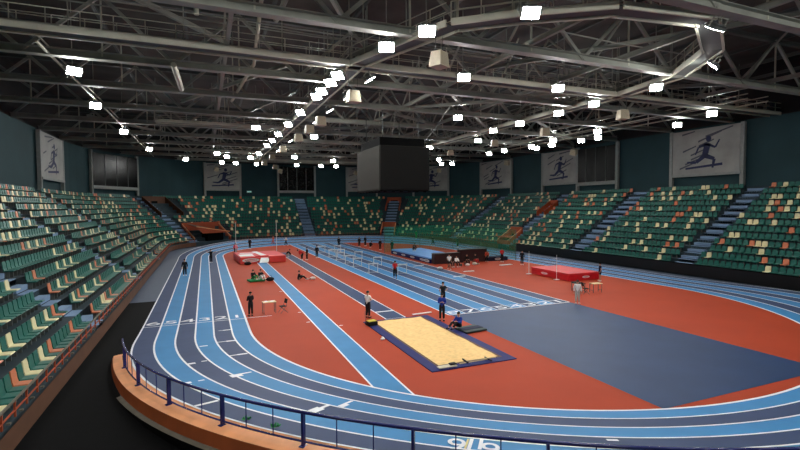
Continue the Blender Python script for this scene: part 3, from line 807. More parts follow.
for i in range(7): m_.box((-2.6, -3+i, -.08), (.14, .3, .14), 'black')
m_.box((0, 0, .0), (5.5, 7.7, .1), 'black'); m_.build('bottom_frame', cb)
m_ = MB()
for x in (-2, 2):
    for y in (-2.6, 2.6): m_.tube([(x, y, 5.3), (x, y, 8.6)], .05, 'darksteel', 6)
m_.build('hanging_cables', cb)

# ------------------------------------------------------------------ near rail and ledge
def bend(ang, r, z): return (CX+r*math.cos(R(ang)), CY0+r*math.sin(R(ang)), z)
def bz(ang):
    s_ = R(min(ang-180, 360-ang))*20; return 6*LW*SL*sm((s_+4)/24)
lg = MB(); RR = 23.65
for i in range(186, 290, 2):
    A, B = i, i+2
    za, zb_ = (bz(max(A, 180)) if A > 180 else bz(180)*.3), (bz(max(B, 180)) if B > 180 else bz(180)*.3)
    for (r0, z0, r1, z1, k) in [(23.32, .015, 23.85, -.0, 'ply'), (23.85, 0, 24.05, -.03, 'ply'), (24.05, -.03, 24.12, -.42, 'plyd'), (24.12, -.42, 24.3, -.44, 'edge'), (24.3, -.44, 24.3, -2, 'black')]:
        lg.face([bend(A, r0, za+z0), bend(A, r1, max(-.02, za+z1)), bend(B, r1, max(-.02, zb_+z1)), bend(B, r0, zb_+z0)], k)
struct(lg.build('bank_ledge'), 'orange lit plywood ledge at the outer edge of the near bend')
rl = thing('guard_rail', 'glossy navy guard rail curving around the near bend', 'railing', (0, 0, 0))
def railline(dz, rad, sec, name):
    m_ = MB(); m_.smooth = True
    m_.tube([bend(a, RR, bz(a)+dz) for a in [188+i*1.5 for i in range(66)]], rad, 'rail', sec); return m_.build(name, rl)
railline(.9, .045, 8, 'top_rail'); railline(.12, .03, 8, 'bottom_rail')
ang = 190.0; k = 0
angs = [207.4+7.45*j for j in range(-2, 11)]
for a in angs:
    m_ = MB(); z = bz(a); p = Vector(bend(a, RR, z+.44)); m_.rbox(p, (.07, .13, .92), 'rail', .012, Matrix.Rotation(R(a)+PI/2, 3, 'Z'))
    m_.rbox(Vector(bend(a, RR+.02, z+.01)), (.16, .2, .03), 'rail', .008, Matrix.Rotation(R(a)+PI/2, 3, 'Z')); m_.build('post', rl)
    for f in (1/3, 2/3):
        m_ = MB(); b_ = a+7.45*f; z = bz(b_); m_.tube([bend(b_, RR, z+.12), bend(b_, RR, z+.88)], .016, 'rail', 6); m_.build('baluster', rl)
for i, (a, r, lb) in enumerate([(215.8, 23.1, 'left one of two small green scraps lying behind the rail'), (218.8, 23.1, 'right one of two small green scraps lying behind the rail')]):
    m_ = MB(); z = bz(a)
    for j in range(9):
        b = 2*PI*j/9; m_.face([(0, 0, .02), (.16*math.cos(b), .12*math.sin(b), .03+.12*random.random()), (.14*math.cos(b+.5), .14*math.sin(b+.5), .02+.1*random.random())], 'cgreen')
    o = m_.build('green_scrap', None, bend(a, r, z+.0)); tag(o, lb, 'scrap')

# ------------------------------------------------------------------ mats and equipment
def text_on(parent, txt, loc, rot, size, k='white'):
    cu = digit_text(txt, size); o = bpy.data.objects.new('tmp', cu); C.objects.link(o)
    dg = bpy.context.evaluated_depsgraph_get(); me = bpy.data.meshes.new_from_object(o.evaluated_get(dg))
    bpy.data.objects.remove(o); me.materials.clear(); me.materials.append(K[k])
    t = bpy.data.objects.new('printed_mark', me); C.objects.link(t); t.parent = parent; t.location = loc; t.rotation_euler = rot
    return t
hj = thing('high_jump_mat', 'bright red high jump landing mat before the right stand', 'landing mat', (33.2, 36.7, .012), R(-1))
m_ = MB(); m_.rbox((0, 0, .3), (3.7, 5.6, .58), 'red', .05); m_.build('mat_base', hj)
m_ = MB(); m_.rbox((0, 0, .66), (3.74, 5.64, .14), 'red2', .04); m_.build('mat_top', hj)
def logo(parent, loc, rot, w, h, k='white'):      # illegible printed emblem: an oval ring with a bar
    m_ = MB(); N = 14
    for j in range(N):
        a, b = 2*PI*j/N, 2*PI*(j+1)/N
        m_.face([(w/2*math.cos(a), h/2*math.sin(a), 0), (w/2*math.cos(b), h/2*math.sin(b), 0), (w*.36*math.cos(b), h*.28*math.sin(b), 0), (w*.36*math.cos(a), h*.28*math.sin(a), 0)], k)
    m_.face([(-w*.3, -h*.1, 0), (w*.3, -h*.1, 0), (w*.3, h*.1, 0), (-w*.3, h*.1, 0)], k)
    o = m_.build('printed_emblem', parent, loc); o.rotation_euler = rot; return o
logo(hj, (-1.86, .7, .34), (PI/2, 0, -PI/2), 1.0, .22); logo(hj, (.2, -2.81, .34), (PI/2, 0, 0), .9, .22)
def upright(loc, h, label, grp, rz=0):
    r_ = thing('jump_upright', label, 'upright', loc, rz, grp)
    m_ = MB(); m_.rbox((0, 0, .03), (.5, .34, .05), 'white', .015); m_.build('base', r_)
    m_ = MB(); m_.tube([(0, 0, .05), (0, 0, h)], .026 if h < 3 else .04, 'white', 8); m_.build('post', r_)
    m_ = MB(); m_.box((0, .05, h*.62), (.08, .12, .05), 'darksteel'); m_.build('bar_rest', r_)
    return r_
upright((31.05, 39.45, .012), 2.4, 'thin white high jump upright at the far corner of the red mat', 'high jump uprights')
upright((31.05, 35.3, .012), 2.4, 'thin white high jump upright at the near corner of the red mat', 'high jump uprights')
m_ = MB(); m_.tube([(31.1, 35.4, 1.6), (31.1, 39.35, 1.6)], .015, 'white', 6); tag(m_.build('crossbar'), 'thin white crossbar resting on the high jump uprights', 'crossbar')
# red vault mat on the left
vm = thing('vault_mat', 'faded red and white vault landing mat at the end of blue runway', 'landing mat', (6.55, 65.3, .012), R(3))
m_ = MB(); m_.rbox((0, 0, .35), (5.8, 6.6, .7), 'pinkred', .06); m_.build('mat_base', vm)
m_ = MB(); m_.rbox((0, .1, .78), (5.8, 6.4, .16), 'red2', .05); m_.build('mat_top', vm)
m_ = MB(); m_.rbox((-1.9, -3.6, .45), (1.9, 1.0, .85), 'pinkred', .06); m_.build('front_wing', vm)
m_ = MB(); m_.rbox((1.75, -3.6, .45), (2.1, 1.0, .85), 'pinkred', .06); m_.build('front_wing', vm)
logo(vm, (-1.6, -4.12, .45), (PI/2, 0, 0), 2.1, .5); logo(vm, (-1.4, 1.0, .875), (0, 0, .1), 2.0, 1.6)
m_ = MB(); m_.face([(-.6, -4.4, .1), (.5, -4.4, .1), (.9, -3.2, .66), (-.2, -3.2, .66)], 'white'); m_.build('white_flap', vm)
m_ = MB(); m_.face([(-.2, -3, .88), (.6, -2.6, .88), (.2, 3, .88), (-.5, 3, .88)], 'white'); m_.face([(-2.7, -2.9, .875), (-1.0, -2.9, .875), (-.9, -.2, .875), (-2.7, -.4, .875)], 'white'); m_.build('white_stripe', vm)
upright((3.9, 69.6, .012), 5.0, 'tall white vault upright behind the left end of faded red mat', 'vault uprights')
upright((9.5, 69.5, .012), 5.0, 'tall white vault upright behind the right end of faded red mat', 'vault uprights')
# blue pole vault mat with dark covers
bm = thing('pole_vault_mat', 'large blue landing mat with navy lettered sides', 'landing mat', (28.2, 58.4, .012))
m_ = MB(); m_.rbox((0, 0, .25), (5.0, 13.2, .5), 'navy', .05); m_.build('mat_base', bm)
m_ = MB(); m_.rbox((0, 0, .6), (4.9, 13.1, .2), 'sky', .05); m_.build('mat_top', bm)
for i in range(4): logo(bm, (-2.52, 5-i*3.1, .27), (PI/2, 0, -PI/2), 1.5, .26)
logo(bm, (-2.52, -5.6, .27), (PI/2, 0, -PI/2), 1.6, .36)
for (x, y, wdt, h, lb) in [(27.6, 51.2, 3.6, 1.25, 'dark maroon padded block, the left and lower of the pair'), (31.4, 51.25, 3.9, 1.6, 'dark maroon padded block, the right and taller of the pair')]:
    b_ = thing('padded_block', lb, 'padded block', (x, y, .012), 0, 'dark padded blocks before the blue mat')
    m_ = MB(); m_.rbox((0, 0, h/2), (wdt, .9, h), 'maroon', .06); m_.build('block', b_)
    m_ = MB(); m_.rbox((0, 0, h+.03), (wdt+.05, .95, .06), 'board', .02); m_.build('top_cover', b_)
nv = thing('small_navy_mat', 'low navy mat with white emblem right of the maroon blocks', 'mat', (35.0, 51.5, .012), R(-4))
m_ = MB(); m_.rbox((0, 0, .25), (3.0, 1.6, .5), 'cnavy', .05); m_.build('mat_body', nv); logo(nv, (0, -.81, .25), (PI/2, 0, 0), .9, .3)
# net
nt_ = thing('safety_net', 'translucent green net hung around the blue landing mat', 'net', (0, 0, 0))
NPT = [(25.2, 66.6), (37.2, 66.6), (37.4, 50.2)]
m_ = MB()
for a, b in zip(NPT, NPT[1:]):
    N = 24
    for j in range(N):
        def pp(t, z): return (a[0]+(b[0]-a[0])*t+.06*math.sin(t*40), a[1]+(b[1]-a[1])*t+.06*math.sin(t*33), z)
        m_.face([pp(j/N, .05), pp((j+1)/N, .05), pp((j+1)/N, 4.0), pp(j/N, 4.0)], 'net')
m_.build('netting', nt_)
for a in [NPT[0], (31.2, 66.6), NPT[1], (37.3, 58.4), NPT[2]]:
    m_ = MB(); m_.tube([(a[0], a[1], .012), (a[0], a[1], 4.1)], .04, 'darksteel', 6); m_.build('net_post', nt_)
# tables and chairs
def table(loc, rz, label, top='wood'):
    r_ = thing('folding_table', label, 'table', loc, rz)
    m_ = MB(); m_.rbox((0, 0, .74), (1.2, .62, .035), top, .012); m_.build('tabletop', r_)
    for x in (-.54, .54):
        for y in (-.25, .25):
            m_ = MB(); m_.box((x, y, .36), (.04, .04, .72), 'darksteel'); m_.build('leg', r_)
    m_ = MB()
    for x in (-.54, .54): m_.box((x, 0, .2), (.03, .5, .03), 'darksteel')
    m_.box((0, .25, .68), (1.08, .03, .05), 'darksteel'); m_.build('frame', r_)
    return r_
t1 = table((3.85, 32.2, .012), R(6), 'pale topped table on the orange infield beside the left straight'); t1.scale = (.72, .85, 1.05)
table((29.5, 28.9, .012), R(-8), 'pale topped table at the right, beside the person in grey').scale = (.75, .9, 1)
table((28.4, 29.7, .012), R(80), 'dark topped table behind the person in grey at right', 'cblack')
m_ = MB()
for (x, y, a) in ((-.2, .05, .2), (.18, -.05, -.1)): m_.rbox((0+x, y, 0), (.22, .3, .01), 'white', .003, Matrix.Rotation(a, 3, 'Z'))
tag(m_.build('paper_sheets', None, (3.85, 32.2, .778)), 'white paper sheets lying on the left pale table', 'papers').location.z = .818
def chair(loc, rz, label):
    r_ = thing('folding_chair', label, 'chair', loc, rz)
    m_ = MB(); m_.rbox((0, 0, .45), (.44, .42, .04), 'cblack', .015); m_.build('seat', r_)
    m_ = MB(); m_.rbox((0, .23, .78), (.42, .03, .3), 'cblack', .012, Matrix.Rotation(-.2, 3, 'X')); m_.build('backrest', r_)
    for sg in (-1, 1):
        m_ = MB(); m_.tube([(sg*.22, -.24, 0), (sg*.22, .16, .5), (sg*.21, .27, .92)], .015, 'darksteel', 6); m_.build('leg', r_)
        m_ = MB(); m_.tube([(sg*.2, .28, 0), (sg*.2, -.16, .45)], .015, 'darksteel', 6); m_.build('leg', r_)
    return r_
chair((4.72, 32.0, .012), R(-75), 'dark folding chair right of the pale table on the left')
chair((28.2, 28.7, .012), R(70), 'dark folding chair behind the person in grey at right')
# cart beside the sand pit
ct = thing('measuring_box', 'black and yellow equipment box at the corner of the sand pit', 'equipment box', (9.1, 26.3, .02), R(8))
m_ = MB(); m_.rbox((0, 0, .14), (.62, .5, .26), 'cblack', .04); m_.build('case', ct)
m_ = MB(); m_.rbox((0, 0, .29), (.52, .4, .05), 'yellow', .02); m_.build('lid', ct)
m_ = MB(); m_.tube([(-.3, .1, .1), (-.38, .1, .55), (-.38, .1, .9)], .015, 'darksteel', 6); m_.build('handle', ct)
def rake(loc, rz, label):
    r_ = thing('sand_rake', label, 'rake', loc, rz, 'tools left on the pit border')
    m_ = MB(); m_.tube([(-.8, 0, .04), (.7, 0, .03)], .02, 'wood', 6); m_.build('handle', r_)
    m_ = MB(); m_.box((.75, 0, .04), (.05, .55, .04), 'cblack')
    for j in range(9): m_.box((.75, -.24+j*.06, .01), (.015, .015, .07), 'cblack')
    m_.build('head', r_); return r_
rake((11.2, 18.05, .07), R(2), 'wooden rake lying on the near pit border, farther from its right corner')
rake((11.45, 17.98, .16), R(176), 'wooden rake lying crosswise over the other at the near pit border')
m_ = MB(); m_.rbox((0, 0, .03), (.9, .3, .05), 'cream', .02); m_.rbox((.3, .05, .09), (.35, .22, .07), 'cblack', .03)
tag(m_.build('sand_board', None, (9.75, 18.0, .06)), 'pale board with black cloth lying beside the rakes on the pit border', 'board')
m_ = MB()   # white trainers by the pit
tag(MB().rbox((0, 0, .05), (.26, .1, .09), 'white', .03).rbox((.08, .18, .06), (.12, .24, .1), 'white', .03).build('trainers', None, (8.65, 23.2, .015)), 'pair of white shoes lying left of the sand pit', 'shoes')
gm = thing('folded_mat', 'dark green grey mat lying right of the sand pit', 'mat', (14.0, 23.0, .022), R(6))
MB().rbox((0, 0, .06), (1.5, 1.2, .1), 'dkgreen', .03).build('mat_body', gm); MB().rbox((0, 0, .125), (1.44, .5, .02), 'cnavy', .008).build('seam_band', gm)
for (x, y, sx, sy, rz, lb) in [(13.15, 27.75, 1.45, .18, .1, 'white board on the infield behind the sand pit'), (23.3, 50.1, 1.5, .2, .25, 'white strip lying at the sprint lanes before the blue mat'),
                               (23.5, 40.8, 1.4, .2, .05, 'white strip lying across the right sprint lanes'), (26.3, 43.6, 1.3, .25, .0, 'white strip on orange floor near the seated group'),
                               (33.2, 46.5, 1.7, .5, .1, 'white and dark low board on orange floor before the red and black figure'), (26.6, 64.2, 1.2, .2, .2, 'white strip beside the far corner of the blue mat')]:
    o = MB().rbox((0, 0, .03), (sx, sy, .05), 'white', .015).build('marker_board', None, (x, y, .035)); o.rotation_euler = (0, 0, rz); tag(o, lb, 'board')
cr = MB()
for j in range(8): cr.bar((math.cos(j)*.02, -.4+j*.1, .012), (.02+math.cos(j+1)*.02, -.3+j*.1, .012), .03, .01, 'black')
o = cr.build('rubber_strap', None, (6.1-1.6, 18.6, .012)); o.rotation_euler = (0, 0, R(-70)); tag(o, 'thin black strap lying on the orange near the bend', 'strap')
# green mat with bags left
gmm = thing('green_mat', 'green crash mat on the infield where two people sit', 'mat', (4.4, 46.6, .012), R(10))
m_ = MB(); m_.rbox((0, 0, .12), (1.5, 1.1, .18), 'cgreen', .05); m_.build('mat_body', gmm)
def bag(loc, k, lb, s=1.0, rz=0):
    r_ = thing('sports_bag', lb, 'bag', loc, rz)
    m_ = MB(); m_.smooth = True; m_.ell((0, 0, .16*s), (.34*s, .2*s, .17*s), k); m_.build('bag_body', r_)
    m_ = MB(); m_.tube([(-.16*s, 0, .3*s), (-.1*s, 0, .42*s), (.1*s, 0, .42*s), (.16*s, 0, .3*s)], .015*s, 'cblack', 5); m_.build('strap', r_)
    return r_
bag((4.7, 59.9, .012), 'cblack', 'black bag on the orange floor before the faded red mat', 1.3)
bag((9.6, 45.3, .012), 'cwhite', 'white bag beside the person sitting between the runways', .9)
bag((5.65, 46.2, .012), 'cblack', 'dark bag at the right edge of the green crash mat', 1.2)
bag((24.2, 46.3, .012), 'cwhite', 'white bag left of the seated person in white', 1.1)
bag((28.6, 47.7, .012), 'cwhite', 'white bag under the bench of the seated group', 1.0, .3)
bag((29.9, 48.2, .012), 'cwhite', 'white bag at the right end of the seated group', 1.0, -.3)
def bench(loc, rz, lb):
    r_ = thing('low_bench', lb, 'bench', loc, rz)
    m_ = MB(); m_.rbox((0, 0, .33), (2.2, .3, .05), 'obrown', .02); m_.build('seat', r_)
    for x in (-.9, .9): m_ = MB(); m_.box((x, 0, .155), (.07, .26, .31), 'darksteel'); m_.build('leg', r_)
bench((27.0, 47.9, .012), R(6), 'low bench in front of the left maroon block'); bench((30.0, 49.2, .012), R(6), 'low bench in front of the right maroon block')
# hurdles
def make_hurdle():
    r_ = thing('hurdle', 'x', 'hurdle')
    m_ = MB(); m_.rbox((0, 0, 1.0), (1.18, .04, .12), 'white', .01); m_.build('crossbar', r_)
    for sg in (-1, 1):
        m_ = MB(); m_.tube([(sg*.5, 0, .03), (sg*.5, 0, .95)], .032, 'white', 6); m_.build('upright', r_)
        m_ = MB(); m_.tube([(sg*.5, .6, .03), (sg*.5, -.05, .03)], .035, 'white', 6); m_.build('foot', r_)
    m_ = MB(); m_.tube([(-.5, .3, .04), (.5, .3, .04)], .014, 'white', 6); m_.build('brace', r_)
    return r_
h0 = make_hurdle()
HL = []
for row, (y, lanes) in enumerate([(45.0, (3,)), (47.0, (1,)), (52.6, (1, 3)), (56.0, (1,)), (60.2, (1, 3)), (64.4, (1, 2)), (71, (1, 3))]):
    for l in lanes: HL.append((SX0+(l+.5)*lw8, y, 'white hurdle in %s sprint lane from the left, %s hurdle row from the near end' % (ORD[l], ORD[row])))
for i, (x, y, lb) in enumerate(HL):
    if i == 0: h0.location = (x, y, .03); h0['label'] = lb; h0['group'] = 'hurdles on the sprint straight'
    else: dup(h0, lb, (x, y, .03), None, 'hurdles on the sprint straight')

# ------------------------------------------------------------------ people
def V(*a): return Vector(a)
def base_pose():
    return dict(pel=V(0, 0, .95), bel=V(0, .0, 1.08), che=V(0, 0, 1.3), nk=V(0, 0, 1.47), hd=V(0, .015, 1.58), ht=V(0, .0, 1.68),
                hip=[V(-.09, 0, .92), V(.09, 0, .92)], kn=[V(-.1, .02, .5), V(.1, .02, .5)], an=[V(-.11, -.01, .1), V(.11, -.01, .1)], to=[V(-.13, .14, .04), V(.13, .14, .04)],
                sh=[V(-.175, 0, 1.41), V(.175, 0, 1.41)], el=[V(-.24, -.02, 1.13), V(.24, -.02, 1.13)], wr=[V(-.25, .07, .9), V(.25, .07, .9)], ha=[V(-.25, .1, .82), V(.25, .1, .82)])
def pose(name):
    P = base_pose()
    if name == 'phone':
        P['el'] = [V(-.23, .02, 1.14), V(.22, .06, 1.15)]; P['wr'] = [V(-.1, .24, 1.18), V(.08, .27, 1.2)]; P['ha'] = [V(-.05, .29, 1.22), V(.02, .32, 1.24)]
    elif name == 'hips':
        P['el'] = [V(-.36, -.06, 1.18), V(.36, -.06, 1.18)]; P['wr'] = [V(-.19, .06, 1.04), V(.19, .06, 1.04)]; P['ha'] = [V(-.13, .1, 1.01), V(.13, .1, 1.01)]
    elif name == 'arms':
        P['el'] = [V(-.42, .05, 1.33), V(.38, .05, 1.27)]; P['wr'] = [V(-.6, .12, 1.45), V(.42, .2, 1.45)]; P['ha'] = [V(-.67, .15, 1.5), V(.42, .24, 1.53)]
    elif name in ('walk', 'run'):
        k = 1.0 if name == 'walk' else 1.5
        P['kn'] = [V(-.1, .2*k, .53), V(.1, -.06*k, .5)]; P['an'] = [V(-.1, .26*k, .1), V(.1, -.34*k, .16+.08*(k-1))]; P['to'] = [V(-.11, .42*k-.02, .06), V(.11, -.24*k, .05)]
        P['el'] = [V(-.24, -.16*k, 1.16), V(.24, .1*k, 1.15)]; P['wr'] = [V(-.22, -.08, .98), V(.2, .3, 1.08)]; P['ha'] = [V(-.21, -.04, .92), V(.18, .36, 1.12)]
    elif name == 'bend':
        P['pel'] = V(0, -.1, .9); P['bel'] = V(0, .04, 1.0); P['che'] = V(0, .24, 1.14); P['nk'] = V(0, .4, 1.24); P['hd'] = V(0, .5, 1.28); P['ht'] = V(0, .6, 1.31)
        P['hip'] = [V(-.09, -.1, .87), V(.09, -.1, .87)]; P['kn'] = [V(-.12, .08, .5), V(.12, .0, .48)]; P['sh'] = [V(-.17, .34, 1.2), V(.17, .34, 1.2)]
        P['el'] = [V(-.23, .32, .92), V(.23, .3, .92)]; P['wr'] = [V(-.17, .2, .7), V(.17, .18, .7)]; P['ha'] = [V(-.15, .16, .62), V(.15, .14, .62)]
    elif name == 'sit':       # on the floor, knees drawn up
        d = -.83; 
        for k in ('pel', 'bel', 'che', 'nk', 'hd', 'ht'): P[k] = P[k]+V(0, (.0 if k in ('pel', 'bel') else .06), d)
        P['sh'] = [p+V(0, .05, d) for p in P['sh']]; P['hip'] = [V(-.1, .04, .12), V(.1, .04, .12)]
        P['kn'] = [V(-.16, .42, .42), V(.14, .44, .38)]; P['an'] = [V(-.13, .72, .1), V(.13, .78, .1)]; P['to'] = [V(-.14, .88, .07), V(.14, .94, .07)]
        P['el'] = [V(-.24, .2, .34), V(.24, .2, .34)]; P['wr'] = [V(-.18, .42, .44), V(.16, .42, .42)]; P['ha'] = [V(-.14, .5, .45), V(.12, .5, .43)]
    elif name == 'bench':     # on a low seat
        d = -.45
        for k in ('pel', 'bel', 'che', 'nk', 'hd', 'ht'): P[k] = P[k]+V(0, (.0 if k in ('pel', 'bel') else .08), d)
        P['sh'] = [p+V(0, .07, d) for p in P['sh']]; P['hip'] = [V(-.1, .04, .52), V(.1, .04, .52)]
        P['kn'] = [V(-.16, .46, .52), V(.14, .46, .5)]; P['an'] = [V(-.15, .5, .1), V(.15, .54, .1)]; P['to'] = [V(-.16, .66, .04), V(.16, .7, .04)]
        P['el'] = [V(-.24, .16, .7), V(.24, .16, .7)]; P['wr'] = [V(-.15, .4, .64), V(.13, .4, .63)]; P['ha'] = [V(-.12, .47, .62), V(.1, .47, .61)]
    elif name == 'crouch':
        d = -.55
        for k in ('pel', 'bel'): P[k] = P[k]+V(0, -.1, d)
        for k, y in (('che', .1), ('nk', .22), ('hd', .3), ('ht', .36)): P[k] = P[k]+V(0, y, d-.06)
        P['sh'] = [p+V(0, .17, d-.06) for p in P['sh']]; P['hip'] = [V(-.1, -.1, .4), V(.1, -.1, .4)]
        P['kn'] = [V(-.16, .32, .48), V(.14, .28, .44)]; P['an'] = [V(-.13, .05, .1), V(.13, .02, .1)]; P['to'] = [V(-.14, .2, .04), V(.14, .18, .04)]
        P['el'] = [V(-.24, .34, .58), V(.22, .34, .58)]; P['wr'] = [V(-.2, .5, .36), V(.18, .5, .36)]; P['ha'] = [V(-.18, .56, .3), V(.16, .56, .3)]
    return P
def skin(chains, root_r, sub=1):
    """chains: list of lists of (point, radius); first point of the first chain is the root; equal points are shared"""
    vs = []; rs = []; es = []; idx = {}
    def vi(p, r):
        k = tuple(round(c, 4) for c in p)
        if k not in idx: idx[k] = len(vs); vs.append(k); rs.append(r)
        return idx[k]
    for ch_ in chains:
        ids = [vi(p, r) for p, r in ch_]
        for a, b in zip(ids, ids[1:]): es.append((a, b))
    me = bpy.data.meshes.new('skeleton'); me.from_pydata(vs, es, [])
    o = bpy.data.objects.new('skeleton', me); C.objects.link(o)
    sk = o.modifiers.new('skin', 'SKIN'); sk.use_smooth_shade = True
    ly = me.skin_vertices[0].data
    for i, r in enumerate(rs):
        r = r if isinstance(r, tuple) else (r, r)
        ly[i].radius = r; ly[i].use_root = (i == 0)
    sb = o.modifiers.new('sub', 'SUBSURF'); sb.levels = sub; sb.render_levels = sub
    dg = bpy.context.evaluated_depsgraph_get(); dg.update()
    out = bpy.data.meshes.new_from_object(o.evaluated_get(dg)); bpy.data.objects.remove(o)
    return out
def lerp(a, b, t): return a*(1-t)+b*t
CACHE = {}
def figure(name, sleeve, short):
    key = (name, sleeve, short)
    if key in CACHE: return CACHE[key]
    P = pose(name); out = {}
    body = [[(P['pel'], .125), (P['bel'], .105), (P['che'], .12), (lerp(P['che'], P['nk'], .8), .06), (lerp(P['nk'], P['hd'], .3), .05), (lerp(P['nk'], P['hd'], .95), .078), (P['ht'], .08)]]
    for s_ in (0, 1):
        body.append([(P['che'], .13), (P['sh'][s_], .055), (P['el'][s_], .04), (lerp(P['el'][s_], P['wr'][s_], .9), .028), (P['ha'][s_], .034)])
        body.append([(P['pel'], .125), (P['hip'][s_], .092), (P['kn'][s_], .056), (lerp(P['kn'][s_], P['an'][s_], .35), .052), (P['an'][s_], .036), (P['to'][s_], .03)])
    me = skin(body, .12)
    # fingers and face details are welded onto the same body mesh
    ex = MB()
    fwd = V(0, 1, 0) if (P['ht']-P['nk']).z > .12 else V(0, .4, -1).normalized()
    for s_ in (0, 1):
        d = (P['ha'][s_]-P['wr'][s_]); d = d.normalized() if d.length > .01 else V(0, 0, -1)
        side = d.cross(V(0, 1, 0) if abs(d.y) < .8 else V(0, 0, 1)).normalized(); fl_ = d.cross(side)
        for j, ln in enumerate((.06, .072, .068, .05)):
            b = P['ha'][s_]+side*((j-1.5)*.017)+d*.012; m1 = b+d*ln*.55+fl_*.004; m2 = m1+d*ln*.45+fl_*.022
            ex.tube([b, m1, m2], [.009, .0085, .007], 'skin', 5)
        b = P['ha'][s_]+side*.03-d*.02; ex.tube([b, b+side*.025+d*.025, b+side*.028+d*.055], [.011, .01, .008], 'skin', 5)
    hc = lerp(P['hd'], P['ht'], .5); upv = (P['ht']-P['nk']).normalized(); sd_ = V(1, 0, 0); fc = sd_.cross(upv)*-1
    if fc.y < 0 and abs(upv.z) > .5: fc = -fc
    ex.tube([hc+fc*.085+upv*.01, hc+fc*.112-upv*.022, hc+fc*.088-upv*.03], [.008, .015, .008], 'skin', 6)
    for sg in (-1, 1): ex.ell(hc+sd_*sg*.088-upv*.01, (.012, .02, .03), 'skin', 6, 4)
    ex.tube([hc+fc*.09-upv*.055-sd_*.022, hc+fc*.094-upv*.056, hc+fc*.09-upv*.055+sd_*.022], .006, 'skin', 5)
    nv0 = len(me.vertices); vv = [tuple(v.co) for v in me.vertices]+ex.v; ff = [tuple(p.vertices) for p in me.polygons]+[tuple(i+nv0 for i in f) for f in ex.f]
    b2 = bpy.data.meshes.new('body'); b2.from_pydata(vv, [], ff); b2.polygons.foreach_set('use_smooth', [True]*len(ff)); out['body'] = b2
    # shirt
    dn = (P['pel']-P['bel']).normalized()
    sh = [[(P['pel']+dn*.13, .15), (P['bel'], .142), (P['che'], (.178, .15)), (lerp(P['che'], P['nk'], .8), .075)]]
    for s_ in (0, 1):
        c = [(P['che'], .146), (P['sh'][s_], .08)]
        if sleeve: c += [(P['el'][s_], .066), (lerp(P['el'][s_], P['wr'][s_], .9), .05)]
        else: c += [(lerp(P['sh'][s_], P['el'][s_], .65), .072)]
        sh.append(c)
    out['shirt'] = skin(sh, .12)
    lg_ = [[(P['pel'], .14), (lerp(P['pel'], P['bel'], 1.4), .128)]]
    for s_ in (0, 1):
        c = [(P['pel'], .14), (P['hip'][s_], .118)]
        if short: c += [(lerp(P['hip'][s_], P['kn'][s_], .75), .1)]
        else: c += [(P['kn'][s_], .085), (lerp(P['kn'][s_], P['an'][s_], .92), .068)]
        lg_.append(c)
    out['trousers'] = skin(lg_, .12)
    hr_ = MB(); hr_.smooth = True
    hr_.ell(hc+upv*.035-fc*.012, (.098, .108, .1), 'hair', 12, 8, Matrix((sd_, fc, upv)).transposed(), z0=-.25); out['hair'] = hr_.mesh('hair')
    ey = MB()
    for sg in (-1, 1): ey.ell(hc+fc*.086+sd_*sg*.032+upv*.012, (.012, .008, .008), 'eye', 6, 4)
    out['eyes'] = ey.mesh('eyes')
    so = MB()
    for s_ in (0, 1):
        d = (P['to'][s_]-P['an'][s_]); d.z = 0; d = d.normalized() if d.length > .01 else V(0, 1, 0)
        rot = Matrix((V(d.y, -d.x, 0), d, V(0, 0, 1))).transposed()
        zc = max(.045, P['to'][s_].z+.005)
        so.rbox((P['an'][s_].x+d.x*.06, P['an'][s_].y+d.y*.06, zc), (.1, .27, .09), 'eye', .035, rot)
    out['shoes'] = so.mesh('shoes')
    CACHE[key] = out
    return out
def person(loc, rz, ps, top, legs, label, sc=1.0, sleeve=True, short=False, hair='hair', shoe='white', skn='skin', bagp=None):
    F = figure(ps, sleeve, short)
    r_ = thing('person', label, 'person', loc, rz); r_.scale = (sc, sc, sc)
    for part, k in (('body', skn), ('shirt', top), ('trousers', legs), ('hair', hair), ('eyes', 'eye'), ('shoes', shoe)):
        me = F[part]
        if not me.materials: me.materials.append(K[k])
        o = bpy.data.objects.new({'trousers': 'shorts' if short else 'trousers'}.get(part, part), me); C.objects.link(o); o.parent = r_
        o.material_slots[0].link = 'OBJECT'; o.material_slots[0].material = K[k]
    return r_
Z = .014
person((9.53, 28.23, Z), R(-60), 'phone', 'cwhite', 'cblack', 'person in white shirt and black trousers standing at the pit corner', 1.0, False, shoe='cblack')
person((13.51, 25.6, Z), R(150), 'phone', 'cblue', 'cblack', 'person in blue jacket and dark trousers standing right of the sand pit', 1.0, shoe='cblack')
person((15.55, 29.3, .024), R(10), 'hips', 'cblack', 'cblack', 'person in black shirt, hands on hips, behind the one in blue', 1.0, False)
person((13.45, 23.35, .15), R(110), 'sit', 'cblue', 'cblack', 'person in blue top sitting beside the dark green mat', 1.0, shoe='cnavy')
person((24.85, 26.05, .03), R(140), 'stand', 'cwhite', 'cgrey', 'person in light grey clothes standing at the end of finish line', .98)
person((34.2, 33.0, Z), R(60), 'stand', 'cnavy', 'cnavy', 'person in navy shirt and shorts standing beside the bright red mat', 1.0, False, True)
person((2.62, 31.8, Z), R(20), 'phone', 'cblack', 'cblack', 'person in black standing at the left track edge near the table', .93, shoe='cblack')
person((17.25, 42.6, .024), R(-20), 'walk', 'cred', 'cblack', 'person in red top and black trousers walking down the sprint lanes', 1.0, False, shoe='cblack')
person((14.25, 64.2, Z), R(180), 'stand', 'cblack', 'cblack', 'person in black standing left of the sprint lanes by the hurdles', 1.0)
person((21.67, 79.9, .024), R(170), 'stand', 'cblack', 'cblack', 'person in black standing alone on the far sprint lanes', 1.0)
person((11.9, 62.7, Z), R(70), 'bend', 'cred', 'cblack', 'person in dark red bending forward on the grey runway', 1.0, skn='skinb')
